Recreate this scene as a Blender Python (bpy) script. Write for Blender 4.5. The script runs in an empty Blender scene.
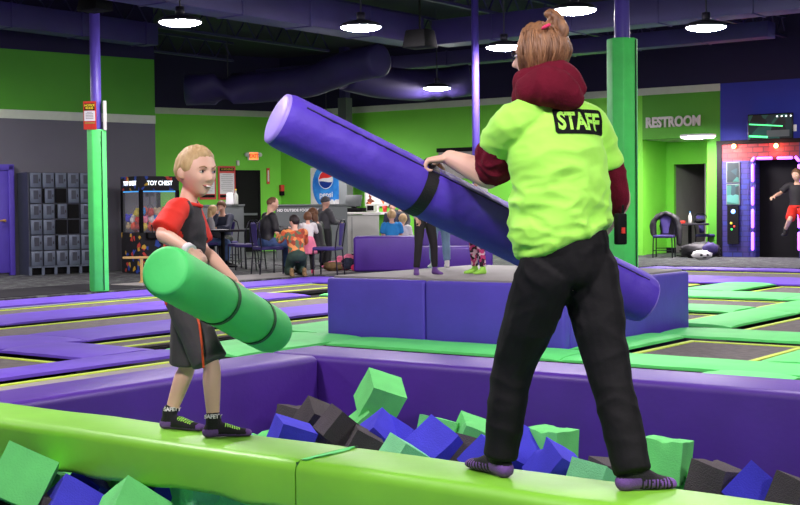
import bpy, bmesh, math, random
import numpy as np
from mathutils import Vector, Matrix, noise
from mathutils.bvhtree import BVHTree
random.seed(7)
SC = bpy.context.scene
COL = SC.collection
V = Vector
# ------------------------------------------------------------------ camera
F = 1300.0; PITCH = math.radians(2.0); ROLL = math.radians(0.6); HC = 1.17
fw = V((0, math.cos(PITCH), -math.sin(PITCH))); up0 = V((0, math.sin(PITCH), math.cos(PITCH))); rt0 = V((1, 0, 0))
RT = rt0*math.cos(ROLL)-up0*math.sin(ROLL); UP = rt0*math.sin(ROLL)+up0*math.cos(ROLL)
CAMP = V((0, 0, HC))
cam = bpy.data.cameras.new('camera'); cam.sensor_width = 36; cam.lens = F/800*36; cam.clip_end = 200
co = bpy.data.objects.new('camera', cam); COL.objects.link(co)
mw = Matrix((RT, UP, -fw)).transposed().to_4x4(); mw.translation = CAMP
co.matrix_world = mw; SC.camera = co

def ray(x, y): return fw+RT*((x-400)/F)+UP*((252.5-y)/F)
def G(x, y, z=0.0):            # point at height z seen at a place of the photograph
    d = ray(x, y); return CAMP+d*((z-HC)/d.z)
def AT(x, y, Y):               # point at distance Y
    d = ray(x, y); return CAMP+d*(Y/d.y)
# the court's own grid: u along the back pit wall, v away from the camera
TH = math.radians(36.3); UB = V((math.cos(TH), -math.sin(TH), 0)); VA = V((math.sin(TH), math.cos(TH), 0))
O0 = V((-0.577, 9.225, 0))
def UV(u, v, z=0.0): return O0+UB*u+VA*v+V((0, 0, z))
RZ = -TH

# ------------------------------------------------------------------ materials
def lin(c):
    r = []
    for k in c:
        k = k/255.0; r.append(k/12.92 if k <= 0.04045 else ((k+0.055)/1.055)**2.4)
    return (r[0], r[1], r[2], 1)
MATS = {}
def M(name, rgb=(128, 128, 128), rough=.6, var=.08, vs=8.0, bump=0.0, bs=60.0, metal=0.0, emit=0, stretch=(1, 1, 1), rgb2=None, spec=.5, sheen=0, coat=0, lo=.35, hi=.65):
    if name in MATS: return MATS[name]
    m = bpy.data.materials.new(name); m.use_nodes = True; nt = m.node_tree; N = nt.nodes; L = nt.links
    b = N['Principled BSDF']
    b.inputs['Roughness'].default_value = rough; b.inputs['Metallic'].default_value = metal
    b.inputs['Specular IOR Level'].default_value = spec
    if sheen: b.inputs['Sheen Weight'].default_value = sheen
    if coat: b.inputs['Coat Weight'].default_value = coat; b.inputs['Coat Roughness'].default_value = .3
    tc = N.new('ShaderNodeTexCoord'); mp = N.new('ShaderNodeMapping'); mp.inputs['Scale'].default_value = stretch
    L.new(tc.outputs['Object'], mp.inputs['Vector'])
    nz = N.new('ShaderNodeTexNoise'); nz.inputs['Scale'].default_value = vs; nz.inputs['Detail'].default_value = 4
    L.new(mp.outputs[0], nz.inputs['Vector'])
    cr = N.new('ShaderNodeValToRGB'); cr.color_ramp.elements[0].position = lo; cr.color_ramp.elements[1].position = hi
    c = lin(rgb); c2 = lin(rgb2) if rgb2 else tuple(min(1, k*(1+var)) for k in c[:3])+(1,)
    c1 = c if rgb2 else tuple(k*(1-var) for k in c[:3])+(1,)
    cr.color_ramp.elements[0].color = c1; cr.color_ramp.elements[1].color = c2
    L.new(nz.outputs[0], cr.inputs[0]); L.new(cr.outputs[0], b.inputs['Base Color'])
    if bump:
        n2 = N.new('ShaderNodeTexNoise'); n2.inputs['Scale'].default_value = bs; n2.inputs['Detail'].default_value = 3
        L.new(mp.outputs[0], n2.inputs['Vector'])
        bp = N.new('ShaderNodeBump'); bp.inputs['Strength'].default_value = bump; bp.inputs['Distance'].default_value = .01
        L.new(n2.outputs[0], bp.inputs['Height']); L.new(bp.outputs[0], b.inputs['Normal'])
    if emit:
        b.inputs['Emission Strength'].default_value = emit; L.new(cr.outputs[0], b.inputs['Emission Color'])
    MATS[name] = m; return m

M('lime_pad', (104, 232, 124), .6, .06, 3, .25, 14, spec=.3)
M('purple_pad', (108, 78, 200), .6, .07, 3, .25, 14, spec=.3)
M('pit_purple', (74, 38, 140), .45, .08, 2.5, .12, 30, spec=.5)
M('platform_blue', (84, 66, 190), .5, .07, 3, .15, 20)
M('beam_green', (124, 196, 52), .42, .05, 3, .18, 10, spec=.7)
M('black_gap', (14, 14, 16), .9, .1)
M('bed_mesh', (92, 88, 86), .85, .12, 12, .2, 400, rgb2=(112, 106, 103))
M('bed_light', (150, 146, 140), .8, .08, 6, .1, 300)
M('stripe_yellow', (205, 235, 70), .6, .05)
M('mat_grey', (140, 138, 134), .7, .06, 2, .05, 50)
M('mat_dark', (38, 38, 42), .9, .1, 3, spec=.15)
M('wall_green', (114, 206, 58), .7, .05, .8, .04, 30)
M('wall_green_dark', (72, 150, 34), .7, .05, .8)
M('wall_grey', (94, 94, 102), .75, .05, 1)
M('stripe_white', (190, 200, 180), .7, .03)
M('navy', (24, 16, 58), .8, .15, .6)
M('wall_blue', (34, 44, 150), .7, .08, 1)
M('ceiling_dark', (20, 14, 44), .85, .2, .5)
M('duct', (60, 50, 106), .55, .15, .8, metal=.1)
M('joist', (44, 36, 86), .6, .15, 2)
M('pole_purple', (92, 74, 176), .4, .05, 3)
M('column_green', (86, 232, 112), .5, .06, 5, .2, 25)
M('lens', (255, 244, 250), .5, 0, emit=230)
M('lamp_body', (60, 58, 70), .4, .05, metal=.4)
M('locker', (92, 102, 118), .45, .08, 6, metal=.2)
M('locker_side', (50, 55, 68), .5, .08, 6)
M('black', (11, 11, 13), .7, .15, spec=.15)
M('black_gloss', (14, 14, 16), .25, .1)
M('white', (225, 225, 225), .6, .02)
M('offwhite', (205, 205, 198), .6, .04)
M('counter_grey', (168, 170, 164), .6, .04, 2)
M('half_wall', (92, 98, 98), .7, .05, 2)
M('red_sign', (200, 50, 34), .5, .05)
M('yellow', (232, 210, 50), .5, .03)
M('exit_orange', (255, 128, 60), .5, .02, emit=1.6)
M('chair_purple', (52, 40, 104), .7, .1, 8)
M('chair_metal', (30, 28, 40), .35, .1, metal=.5)
M('door_purple', (78, 60, 168), .5, .05)
M('door_black', (12, 14, 12), .7, .1, spec=.15)
M('wood', (196, 160, 100), .5, .12, 4, stretch=(1, 8, 1))
M('foam_green', (108, 212, 116), .95, .07, 6, .3, 120)
M('foam_blue', (66, 62, 205), .95, .08, 6, .3, 120)
M('foam_grey', (78, 72, 74), .95, .1, 6, .8, 120)
M('foam_pale', (136, 224, 158), .95, .06, 6, .6, 120)
M('skin_boy', (232, 186, 160), .5, .03, 8, .03, 80)
M('skin', (225, 176, 150), .55, .04, 6)
M('skin_staff', (228, 184, 160), .5, .04, 7, .03, 60)
M('eye_white', (236, 232, 230), .3, 0)
M('eye_dark', (42, 34, 34), .2, 0)
M('lip', (172, 92, 86), .5, .05)
M('teeth', (240, 234, 224), .3, 0)
M('brow_blond', (170, 128, 84), .8, .1)
M('hair_blond', (186, 152, 102), .6, .2, 45, .5, 60, stretch=(1, 1, .18), rgb2=(214, 184, 132), lo=.3, hi=.7)
M('hair_brown', (84, 54, 34), .5, .2, 40, .6, 50, stretch=(1, 1, .2), rgb2=(168, 122, 82), lo=.3, hi=.75)
M('hair_dark', (34, 24, 22), .6, .2, 40)
M('hair_mid', (112, 76, 50), .6, .2, 40, stretch=(1, 1, .2))
M('hair_pale', (206, 184, 140), .6, .2, 40)
M('shirt_lime', (172, 250, 88), .75, .03, 3, .15, 18, sheen=.2)
M('maroon', (100, 14, 36), .9, .08, 12, .3, 120, spec=.2)
M('trouser_black', (14, 14, 16), .75, .15, 5, .3, 25, spec=.25)
M('tee_red', (224, 44, 28), .75, .05, 6, .15, 40)
M('tee_black', (38, 34, 38), .75, .1, 6, .15, 40)
M('shorts_grey', (74, 70, 70), .75, .08, 8, .2, 50)
M('stripe_orange', (240, 84, 34), .6, .03)
M('sock_black', (24, 22, 28), .85, .1, 20, .3, 200)
M('sock_purple', (110, 72, 150), .8, .06, 20, .3, 200)
M('sock_lime', (170, 240, 90), .7, .05)
M('stick_purple', (84, 60, 184), .55, .06, 4, .5, 16, spec=.35)
M('stick_purple_cap', (150, 130, 225), .5, .05, 4, .1, 16)
M('stick_green', (74, 208, 104), .6, .05, 4, .2, 16)
M('seam', (28, 18, 70), .6, .05)
M('seam_green', (18, 84, 34), .6, .05)
M('strap', (14, 13, 18), .6, .1, 20, .3, 150)
M('jeans', (60, 84, 128), .8, .12, 10)
M('jeans_light', (118, 146, 176), .8, .15, 10)
M('jacket_black', (28, 28, 32), .6, .15, 8)
M('jacket_navy', (44, 50, 70), .8, .12, 8)
M('top_grey', (140, 138, 140), .8, .08, 8)
M('coat_grey', (78, 78, 82), .8, .1, 8)
M('olive', (36, 60, 50), .8, .1, 8)
M('pink', (240, 130, 160), .8, .08, 8)
M('hot_pink', (240, 60, 110), .7, .08, 8)
M('top_white', (225, 222, 220), .8, .05, 8)
M('tee_blue', (40, 140, 210), .8, .08, 8)
M('scarf_brown', (120, 96, 62), .9, .2, 20)
M('gold', (170, 130, 60), .6, .05)

def checker(name, c1, c2, scale, rough=.8):
    m = bpy.data.materials.new(name); m.use_nodes = True; nt = m.node_tree; b = nt.nodes['Principled BSDF']; b.inputs['Roughness'].default_value = rough
    tc = nt.nodes.new('ShaderNodeTexCoord'); v = nt.nodes.new('ShaderNodeTexVoronoi'); v.inputs['Scale'].default_value = scale
    r = nt.nodes.new('ShaderNodeValToRGB'); r.color_ramp.interpolation = 'CONSTANT'
    cols = [lin(c) for c in (c1+c2)]
    while len(r.color_ramp.elements) < len(cols): r.color_ramp.elements.new(.5)
    for i, c in enumerate(cols): r.color_ramp.elements[i].position = i/len(cols); r.color_ramp.elements[i].color = c
    s = nt.nodes.new('ShaderNodeSeparateColor')
    nt.links.new(tc.outputs['Object'], v.inputs['Vector']); nt.links.new(v.outputs['Color'], s.inputs[0]); nt.links.new(s.outputs[0], r.inputs[0]); nt.links.new(r.outputs[0], b.inputs['Base Color'])
    MATS[name] = m; return m
checker('plaid', [(200, 90, 50), (150, 60, 40)], [(90, 110, 80), (220, 140, 80)], 14)
checker('pattern_leggings', [(40, 20, 30), (200, 60, 120)], [(230, 200, 210), (60, 30, 50)], 40)
checker('menu_pics', [(230, 228, 222), (236, 232, 225), (230, 228, 222)], [(214, 120, 60), (120, 60, 40), (236, 232, 225)], 9)
checker('prize_art', [(20, 18, 26), (24, 20, 30), (18, 16, 22), (20, 18, 24), (16, 16, 20), (22, 18, 24), (18, 18, 24), (20, 18, 26), (24, 20, 30), (18, 16, 22), (20, 18, 24), (16, 16, 20), (22, 18, 24)], [(40, 70, 160), (190, 60, 50), (200, 160, 50)], 14)
checker('screen_art', [(14, 30, 34), (20, 50, 56), (12, 26, 30)], [(34, 90, 80), (60, 120, 110)], 5)
def brickmat(name, c1, c2, mortar, scale):
    m = bpy.data.materials.new(name); m.use_nodes = True; nt = m.node_tree; b = nt.nodes['Principled BSDF']; b.inputs['Roughness'].default_value = .7
    tc = nt.nodes.new('ShaderNodeTexCoord'); t = nt.nodes.new('ShaderNodeTexBrick'); t.inputs['Scale'].default_value = scale
    mp = nt.nodes.new('ShaderNodeMapping'); mp.inputs['Rotation'].default_value = (math.radians(90), 0, 0)
    t.inputs['Color1'].default_value = lin(c1); t.inputs['Color2'].default_value = lin(c2); t.inputs['Mortar'].default_value = lin(mortar)
    t.inputs['Mortar Size'].default_value = .03
    nt.links.new(tc.outputs['Object'], mp.inputs[0]); nt.links.new(mp.outputs[0], t.inputs['Vector']); nt.links.new(t.outputs['Color'], b.inputs['Base Color'])
    MATS[name] = m; return m
brickmat('brick_blue', (30, 40, 120), (44, 30, 100), (22, 22, 80), 2.2)
brickmat('brick_red', (150, 36, 36), (100, 24, 34), (70, 14, 24), 2.2)
def carpet():
    m = bpy.data.materials.new('carpet'); m.use_nodes = True; nt = m.node_tree; b = nt.nodes['Principled BSDF']; b.inputs['Roughness'].default_value = .95
    tc = nt.nodes.new('ShaderNodeTexCoord'); n = nt.nodes.new('ShaderNodeTexNoise'); n.inputs['Scale'].default_value = 5; n.inputs['Detail'].default_value = 6; n.inputs['Roughness'].default_value = .75
    r = nt.nodes.new('ShaderNodeValToRGB'); e = r.color_ramp.elements
    e[0].position = .42; e[0].color = lin((34, 34, 38)); e[1].position = .62; e[1].color = lin((104, 112, 104))
    k = e.new(.52); k.color = lin((62, 64, 66))
    nt.links.new(tc.outputs['Object'], n.inputs['Vector']); nt.links.new(n.outputs[0], r.inputs[0]); nt.links.new(r.outputs[0], b.inputs['Base Color'])
    MATS['carpet'] = m
carpet()
def glassmat():
    m = bpy.data.materials.new('glass'); m.use_nodes = True; b = m.node_tree.nodes['Principled BSDF']
    b.inputs['Base Color'].default_value = (.9, .95, 1, 1); b.inputs['Roughness'].default_value = .03; b.inputs['Alpha'].default_value = .06
    MATS['glass'] = m
glassmat()
def em(name, rgb, s):
    m = bpy.data.materials.new(name); m.use_nodes = True; b = m.node_tree.nodes['Principled BSDF']
    b.inputs['Base Color'].default_value = lin(rgb); b.inputs['Emission Color'].default_value = lin(rgb); b.inputs['Emission Strength'].default_value = s; MATS[name] = m
em('led_violet', (170, 90, 255), 4); em('led_warm', (255, 190, 120), 10); em('screen_line', (90, 255, 150), 1.6); em('led_blue', (120, 170, 255), 3)
em('led_white', (240, 250, 255), 1.6); em('led_cyan', (60, 150, 220), 1.2); em('led_green', (60, 240, 90), 1.5); em('led_red', (255, 60, 40), 1.5)
# ------------------------------------------------------------------ mesh helpers
class MB:
    def __init__(s): s.v = []; s.f = []; s.mi = []
    def add(s, vs, fs, mi=0):
        o = len(s.v); s.v += [V(p) for p in vs]; s.f += [tuple(i+o for i in f) for f in fs]; s.mi += [mi]*len(fs); return s
    def box(s, c, d, rz=0, mi=0, rot=None, taper=1.0):
        h = V(d)/2; R = rot if rot else Matrix.Rotation(rz, 3, 'Z'); vs = []
        for z in (-1, 1):
            t = taper if z > 0 else 1
            for x, y in ((-1, -1), (1, -1), (1, 1), (-1, 1)): vs.append(R @ V((x*h.x*t, y*h.y*t, z*h.z))+V(c))
        return s.add(vs, [(3, 2, 1, 0), (4, 5, 6, 7), (0, 1, 5, 4), (1, 2, 6, 5), (2, 3, 7, 6), (3, 0, 4, 7)], mi)
    def prism(s, poly, z0, z1, mi=0):
        n = len(poly); vs = [V((p[0], p[1], z0)) for p in poly]+[V((p[0], p[1], z1)) for p in poly]
        return s.add(vs, [tuple(range(n-1, -1, -1)), tuple(range(n, 2*n))]+[(i, (i+1) % n, n+(i+1) % n, n+i) for i in range(n)], mi)
    def loft(s, pts, rad, side=V((1, 0, 0)), n=16, sub=4, mi=0, capk=1.0):
        pts = [V(p) for p in pts]; rad = [(r, r) if not isinstance(r, (tuple, list)) else tuple(r) for r in rad]
        P = []; R = []
        if len(pts) > 2 and sub > 1:
            for i in range(len(pts)-1):
                p0 = pts[max(i-1, 0)]; p1 = pts[i]; p2 = pts[i+1]; p3 = pts[min(i+2, len(pts)-1)]
                r0 = rad[max(i-1, 0)]; r1 = rad[i]; r2 = rad[i+1]; r3 = rad[min(i+2, len(pts)-1)]
                for k in range(sub):
                    t = k/sub; f = lambda a, b, c, d: .5*((2*b)+(c-a)*t+(2*a-5*b+4*c-d)*t*t+(3*b-a-3*c+d)*t**3)
                    P.append(V([f(p0[j], p1[j], p2[j], p3[j]) for j in range(3)])); R.append((max(.001, f(r0[0], r1[0], r2[0], r3[0])), max(.001, f(r0[1], r1[1], r2[1], r3[1]))))
            P.append(pts[-1]); R.append(rad[-1])
        else: P = pts; R = rad
        T = [(P[min(i+1, len(P)-1)]-P[max(i-1, 0)]).normalized() for i in range(len(P))]
        rings = []
        def ring(c, t, r):
            a = side-t*side.dot(t)
            if a.length < 1e-3: a = V((0, 1, 0))-t*t.y
            a.normalize(); b = t.cross(a)
            return [c+a*(math.cos(2*math.pi*k/n)*r[0])+b*(math.sin(2*math.pi*k/n)*r[1]) for k in range(n)]
        m0 = min(R[0])*capk; m1 = min(R[-1])*capk
        if capk > 0:
            for q in (80, 55, 28):
                q = math.radians(q); rings.append(ring(P[0]-T[0]*m0*math.sin(q), T[0], (R[0][0]*math.cos(q), R[0][1]*math.cos(q))))
        for i in range(len(P)): rings.append(ring(P[i], T[i], R[i]))
        if capk > 0:
            for q in (28, 55, 80):
                q = math.radians(q); rings.append(ring(P[-1]+T[-1]*m1*math.sin(q), T[-1], (R[-1][0]*math.cos(q), R[-1][1]*math.cos(q))))
        vs = [p for r in rings for p in r]; fs = []
        for i in range(len(rings)-1):
            for k in range(n): a = i*n+k; b = i*n+(k+1) % n; fs.append((a, b, b+n, a+n))
        fs.append(tuple(range(n-1, -1, -1))); fs.append(tuple(range((len(rings)-1)*n, len(rings)*n)))
        return s.add(vs, fs, mi)
    def tube(s, pts, r, n=8, mi=0): return s.loft(pts, [r]*len(pts), n=n, sub=1, mi=mi, capk=0)
    def cyl(s, p0, p1, r, r1=None, n=16, mi=0): return s.loft([p0, p1], [r, r if r1 is None else r1], n=n, sub=1, mi=mi, capk=0, side=V((1, .01, .02)))
    def ell(s, c, r, rot=None, n=16, m=10, mi=0, jit=0):
        vs = []; fs = []; R = rot if rot else Matrix.Identity(3); c = V(c); r = V(r) if hasattr(r, '__len__') else V((r, r, r))
        for i in range(m+1):
            ph = math.pi*i/m
            for k in range(n):
                th = 2*math.pi*k/n; d = V((math.sin(ph)*math.cos(th), math.sin(ph)*math.sin(th), math.cos(ph)))
                j = 1+jit*noise.noise(d*3+c*5) if jit else 1
                vs.append(c+R @ V((d.x*r.x*j, d.y*r.y*j, d.z*r.z*j)))
        for i in range(m):
            for k in range(n): a = i*n+k; b = i*n+(k+1) % n; fs.append((b, a, a+n, b+n))
        return s.add(vs, fs, mi)
    def build(s, name, mats, parent=None, origin=None, smooth=False, bevel=0, seg=2, link=True):
        me = bpy.data.meshes.new(name); o = origin if origin is not None else V((0, 0, 0))
        me.from_pydata([p-o for p in s.v], [], s.f)
        if not isinstance(mats, (list, tuple)): mats = [mats]
        for m in mats: me.materials.append(MATS[m] if isinstance(m, str) else m)
        if len(mats) > 1:
            for p, i in zip(me.polygons, s.mi): p.material_index = i
        bm = bmesh.new(); bm.from_mesh(me); bmesh.ops.remove_doubles(bm, verts=bm.verts, dist=1e-6)
        if bevel:
            es = [e for e in bm.edges if len(e.link_faces) == 2 and e.calc_face_angle(0) > .5]
            bmesh.ops.bevel(bm, geom=es, offset=bevel, segments=seg, affect='EDGES', profile=.5)
        bmesh.ops.recalc_face_normals(bm, faces=bm.faces)
        bm.to_mesh(me); bm.free()
        if smooth or bevel:
            for p in me.polygons: p.use_smooth = True
            if not smooth: me.set_sharp_from_angle(angle=math.radians(40))
        ob = bpy.data.objects.new(name, me)
        if link: COL.objects.link(ob)
        if parent: ob.parent = parent
        return ob
def tag(o, label=None, cat=None, group=None, kind=None):
    if label: o['label'] = label
    if cat: o['category'] = cat
    if group: o['group'] = group
    if kind: o['kind'] = kind
    return o
def thing(name, label, cat, loc=(0, 0, 0), rz=0, group=None):
    o = bpy.data.objects.new(name, None); o.empty_display_size = .1; COL.objects.link(o); o.location = loc; o.rotation_euler = (0, 0, rz)
    return tag(o, label, cat, group)
def solo(mb, name, mats, label, cat, loc=(0, 0, 0), rz=0, group=None, **k):
    o = mb.build(name, mats, **k); o.location = loc; o.rotation_euler = (0, 0, rz); return tag(o, label, cat, group)
def struct(mb, name, mats, **k): return tag(mb.build(name, mats, **k), kind='structure')
def dup(root, loc, rz, label, group=None):
    r = root.copy(); COL.objects.link(r); r.location = loc; r.rotation_euler = (0, 0, rz); r['label'] = label
    if group: r['group'] = group
    for ch in list(root.children):
        c = ch.copy(); COL.objects.link(c); c.parent = r
        for g in ch.children: d = g.copy(); COL.objects.link(d); d.parent = c
    return r
def fuse(mb, voxel, it=4, fac=.5):
    me = bpy.data.meshes.new('t'); me.from_pydata(mb.v, [], mb.f); ob = bpy.data.objects.new('t', me); COL.objects.link(ob)
    bm = bmesh.new(); bm.from_mesh(me); bmesh.ops.recalc_face_normals(bm, faces=bm.faces); bm.to_mesh(me); bm.free()
    r = ob.modifiers.new('r', 'REMESH'); r.mode = 'VOXEL'; r.voxel_size = voxel
    if it: sm = ob.modifiers.new('s', 'SMOOTH'); sm.factor = fac; sm.iterations = it
    bpy.context.view_layer.update(); dg = bpy.context.evaluated_depsgraph_get()
    out = bpy.data.meshes.new_from_object(ob.evaluated_get(dg)); bpy.data.objects.remove(ob)
    return out
def meshobj(name, me, mats, parent=None, origin=None, smooth=True):
    me.name = name; me.materials.clear()
    if not isinstance(mats, (list, tuple)): mats = [mats]
    for m in mats: me.materials.append(MATS[m])
    if origin is not None: me.transform(Matrix.Translation(-origin))
    for p in me.polygons: p.use_smooth = smooth
    ob = bpy.data.objects.new(name, me); COL.objects.link(ob)
    if parent: ob.parent = parent
    return ob
def wrinkle(me, amp, freq, stretch=(1, 1, 1), seed=0, mask=None):
    ns = [v.normal.copy() for v in me.vertices]
    for v, nn in zip(me.vertices, ns):
        p = V((v.co.x*stretch[0], v.co.y*stretch[1], v.co.z*stretch[2]))*freq+V((seed, seed*2, 0))
        k = 1-2*abs(noise.noise(p+V((noise.noise(p*.7), noise.noise(p*.7+V((5, 0, 0))), 0))*.8))
        a = amp*(mask(v.co) if mask else 1)
        v.co += nn*(k-.3)*a
    me.update()
def text_mesh(body, size, offset=0.0, extrude=0.0, shear=0, sx=1.0):
    cu = bpy.data.curves.new('t', 'FONT'); cu.body = body; cu.size = size; cu.offset = offset; cu.extrude = extrude; cu.shear = shear
    cu.align_x = 'CENTER'; cu.align_y = 'CENTER'; cu.resolution_u = 4
    ob = bpy.data.objects.new('t', cu); COL.objects.link(ob); bpy.context.view_layer.update(); dg = bpy.context.evaluated_depsgraph_get()
    me = bpy.data.meshes.new_from_object(ob.evaluated_get(dg)); bpy.data.objects.remove(ob)
    vs = [V((v.co.x*sx, v.co.y, v.co.z)) for v in me.vertices]; fs = [tuple(p.vertices) for p in me.polygons]
    return vs, fs
def text_on(name, body, size, mat, parent, M4, offset=0.0, extrude=.002, sx=1.0):
    """text in the plane whose x and y axes are M4's; parented under parent (local coordinates)"""
    vs, fs = text_mesh(body, size, offset, extrude, sx=sx); mb = MB(); mb.add([M4 @ p for p in vs], fs)
    return mb.build(name, mat, parent)
def frame4(o, x, y):
    x = V(x).normalized(); y = V(y).normalized(); z = x.cross(y); m = Matrix((x, y, z)).transposed().to_4x4(); m.translation = V(o); return m

# ------------------------------------------------------------------ people
def sstep(a, b, x):
    t = min(1, max(0, (x-a)/(b-a))); return t*t*(3-2*t)
def head_pt(d, child=False):
    """surface of a head of height 1 along direction d; x right, y forward, z up"""
    x, y, z = d.x*.355, d.y*.43, d.z*.5
    if z < .05:
        k = sstep(.05, -.5, z)
        x *= 1-(.30 if child else .34)*k
        if y < 0: y *= 1-.45*sstep(.0, -.35, z)
    if z > 0 and y < 0: y *= 1.06
    if y > 0:
        y = y*(1-.10*sstep(.2, .45, y))
        g = lambda cx, cz, sx, sz: math.exp(-((abs(x)-cx)/sx)**2-((z-cz)/sz)**2)
        w = sstep(.05, .25, y)
        nz = .115 if not child else .12
        y += w*(nz*math.exp(-(x/.05)**2)*sstep(.10, -.10, z)*sstep(-.175, -.125, z) + .022*g(.0, .11, .2, .05)
                - .035*g(.145, .03, .065, .05) + (.035 if child else .018)*g(.17, -.12, .09, .09) + .028*g(0, -.235, .09, .022)+.026*g(0, -.285, .08, .02) - .012*g(0, -.26, .08, .008)
                + .03*g(0, -.42, .09, .06) + .03*g(.045, -.125, .03, .025))
        if z < -.2: y += .03*sstep(-.2, -.45, z)*w
    return V((x, y, z))
def head_mesh(mb, H, size, child=False, n=48, m=36, mi=0, ears=True):
    vs = []; fs = []
    for i in range(m+1):
        ph = math.pi*i/m
        for k in range(n):
            th = 2*math.pi*k/n; vs.append(H @ (head_pt(V((math.sin(ph)*math.cos(th), math.sin(ph)*math.sin(th), math.cos(ph))), child)*size))
    for i in range(m):
        for k in range(n): a = i*n+k; b = i*n+(k+1) % n; fs.append((b, a, a+n, b+n))
    mb.add(vs, fs, mi)
    if ears:
        R3 = H.to_3x3()
        for s in (-1, 1):
            c = H @ (V((s*.368, -.03, -.03))*size)
            q = R3 @ Matrix.Rotation(s*.35, 3, 'Z')
            mb.ell(c, (.038*size, .072*size, .108*size), q, n=12, m=8, mi=mi)
            mb.ell(H @ (V((s*.345, -.01, -.1))*size), (.03*size, .035*size, .045*size), q, n=10, m=6, mi=mi)
def hairline(az, kind):
    """lower border of the hair at azimuth az (0 front, 180 back)"""
    T = {'short': [(0, .30), (35, .29), (55, .22), (66, .02), (80, -.02), (95, .04), (112, -.10), (130, -.24), (180, -.28)],
         'shag': [(0, .36), (35, .34), (52, .24), (62, .02), (72, -.2), (90, -.28), (120, -.36), (180, -.42)],
         'long': [(0, .34), (35, .30), (55, .1), (70, -.3), (90, -.5), (180, -.6)],
         'bald': [(0, .9), (70, .9), (85, .1), (100, .05), (120, -.1), (180, -.2)],
         'beanie': [(0, .22), (60, .16), (90, .08), (180, -.05)]}[kind]
    for (a, b), (c, d) in zip(T, T[1:]):
        if az <= c: return b+(d-b)*(az-a)/(c-a)
    return T[-1][1]
def hair_obj(H, size, kind, mat, parent, origin, thick=.05, child=False, name='hair', n=72, m=54, rough=.02):
    vs = []; fs = []; keep = []
    for i in range(m+1):
        ph = math.pi*i/m
        for k in range(n):
            th = 2*math.pi*k/n; d = V((math.sin(ph)*math.cos(th), math.sin(ph)*math.sin(th), math.cos(ph)))
            p = head_pt(d, child); az = abs(math.degrees(math.atan2(d.x, d.y))); hl = hairline(az, kind)
            hl += .02*noise.noise(V((az*.12, d.x*3, 0)))
            t = p.z-hl; off = -.02+(thick+.02)*sstep(-.03, .09, t)
            off += rough*noise.noise(V((p.x*16, p.y*16, p.z*4)))*sstep(0, .1, t)
            vs.append(H @ ((p+p.normalized()*off)*size)); keep.append(t > -.035)
    for i in range(m):
        for k in range(n):
            a = i*n+k; b = i*n+(k+1) % n
            if keep[a] or keep[b] or keep[a+n] or keep[b+n]: fs.append((b, a, a+n, b+n))
    used = sorted({i for f in fs for i in f}); mp = {o: j for j, o in enumerate(used)}
    mb = MB(); mb.add([vs[i] for i in used], [tuple(mp[i] for i in f) for f in fs])
    return mb.build(name, mat, parent, origin, smooth=True)
def face_parts(H, size, parent, origin, child=False, brow='hair_mid', smile=True, detail=True):
    R3 = H.to_3x3()
    for s in (-1, 1):
        c = V((s*.148, .335, .03))
        e = MB(); e.ell(H @ (c*size), (.052*size, .042*size, .034*size), R3, n=14, m=10); eo = e.build('eye', 'eye_white', parent, origin, smooth=True)
        if detail:
            i = MB(); i.ell(H @ ((c+V((0, .036, 0)))*size), (.026*size, .010*size, .028*size), R3, n=12, m=8); i.build('iris', 'eye_dark', eo, origin=origin, smooth=True)
            l = MB(); l.loft([H @ (V((s*(.148-.055), .372, .044))*size), H @ (V((s*.148, .388, .066))*size), H @ (V((s*(.148+.062), .352, .042))*size)], [.006*size, .009*size, .006*size], n=6); l.build('eyelid', 'brow_blond' if child else 'hair_mid', eo, origin=origin, smooth=True)
            b = MB(); b.loft([H @ (V((s*.085, .402, .105))*size), H @ (V((s*.15, .405, .128))*size), H @ (V((s*.225, .355, .108))*size)], [.010*size, .013*size, .006*size], n=6); b.build('eyebrow', brow, parent, origin, smooth=True)
    w = .10 if smile else .07
    mo = MB()
    if smile:
        mo.loft([H @ (V((-w, .338, -.238))*size), H @ (V((0, .380, -.262))*size), H @ (V((w, .338, -.238))*size)], [.008*size, (.028*size), .008*size], n=8)
        m2 = mo.build('mouth', 'lip', parent, origin, smooth=True)
        te = MB(); te.loft([H @ (V((-w*.75, .352, -.246))*size), H @ (V((0, .400, -.258))*size), H @ (V((w*.75, .352, -.246))*size)], [.008*size, .019*size, .008*size], n=8); te.build('teeth', 'teeth', m2, origin=origin, smooth=True)
    else:
        mo.loft([H @ (V((-w, .362, -.26))*size), H @ (V((0, .402, -.26))*size), H @ (V((w, .362, -.26))*size)], [.006*size, .013*size, .006*size], n=8); mo.build('mouth', 'lip', parent, origin, smooth=True)
def headM(c, face, up=V((0, 0, 1))):
    y = V(face).normalized(); z = (up-y*up.dot(y)).normalized(); x = y.cross(z); m = Matrix((x, y, z)).transposed().to_4x4(); m.translation = c; return m
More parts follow.
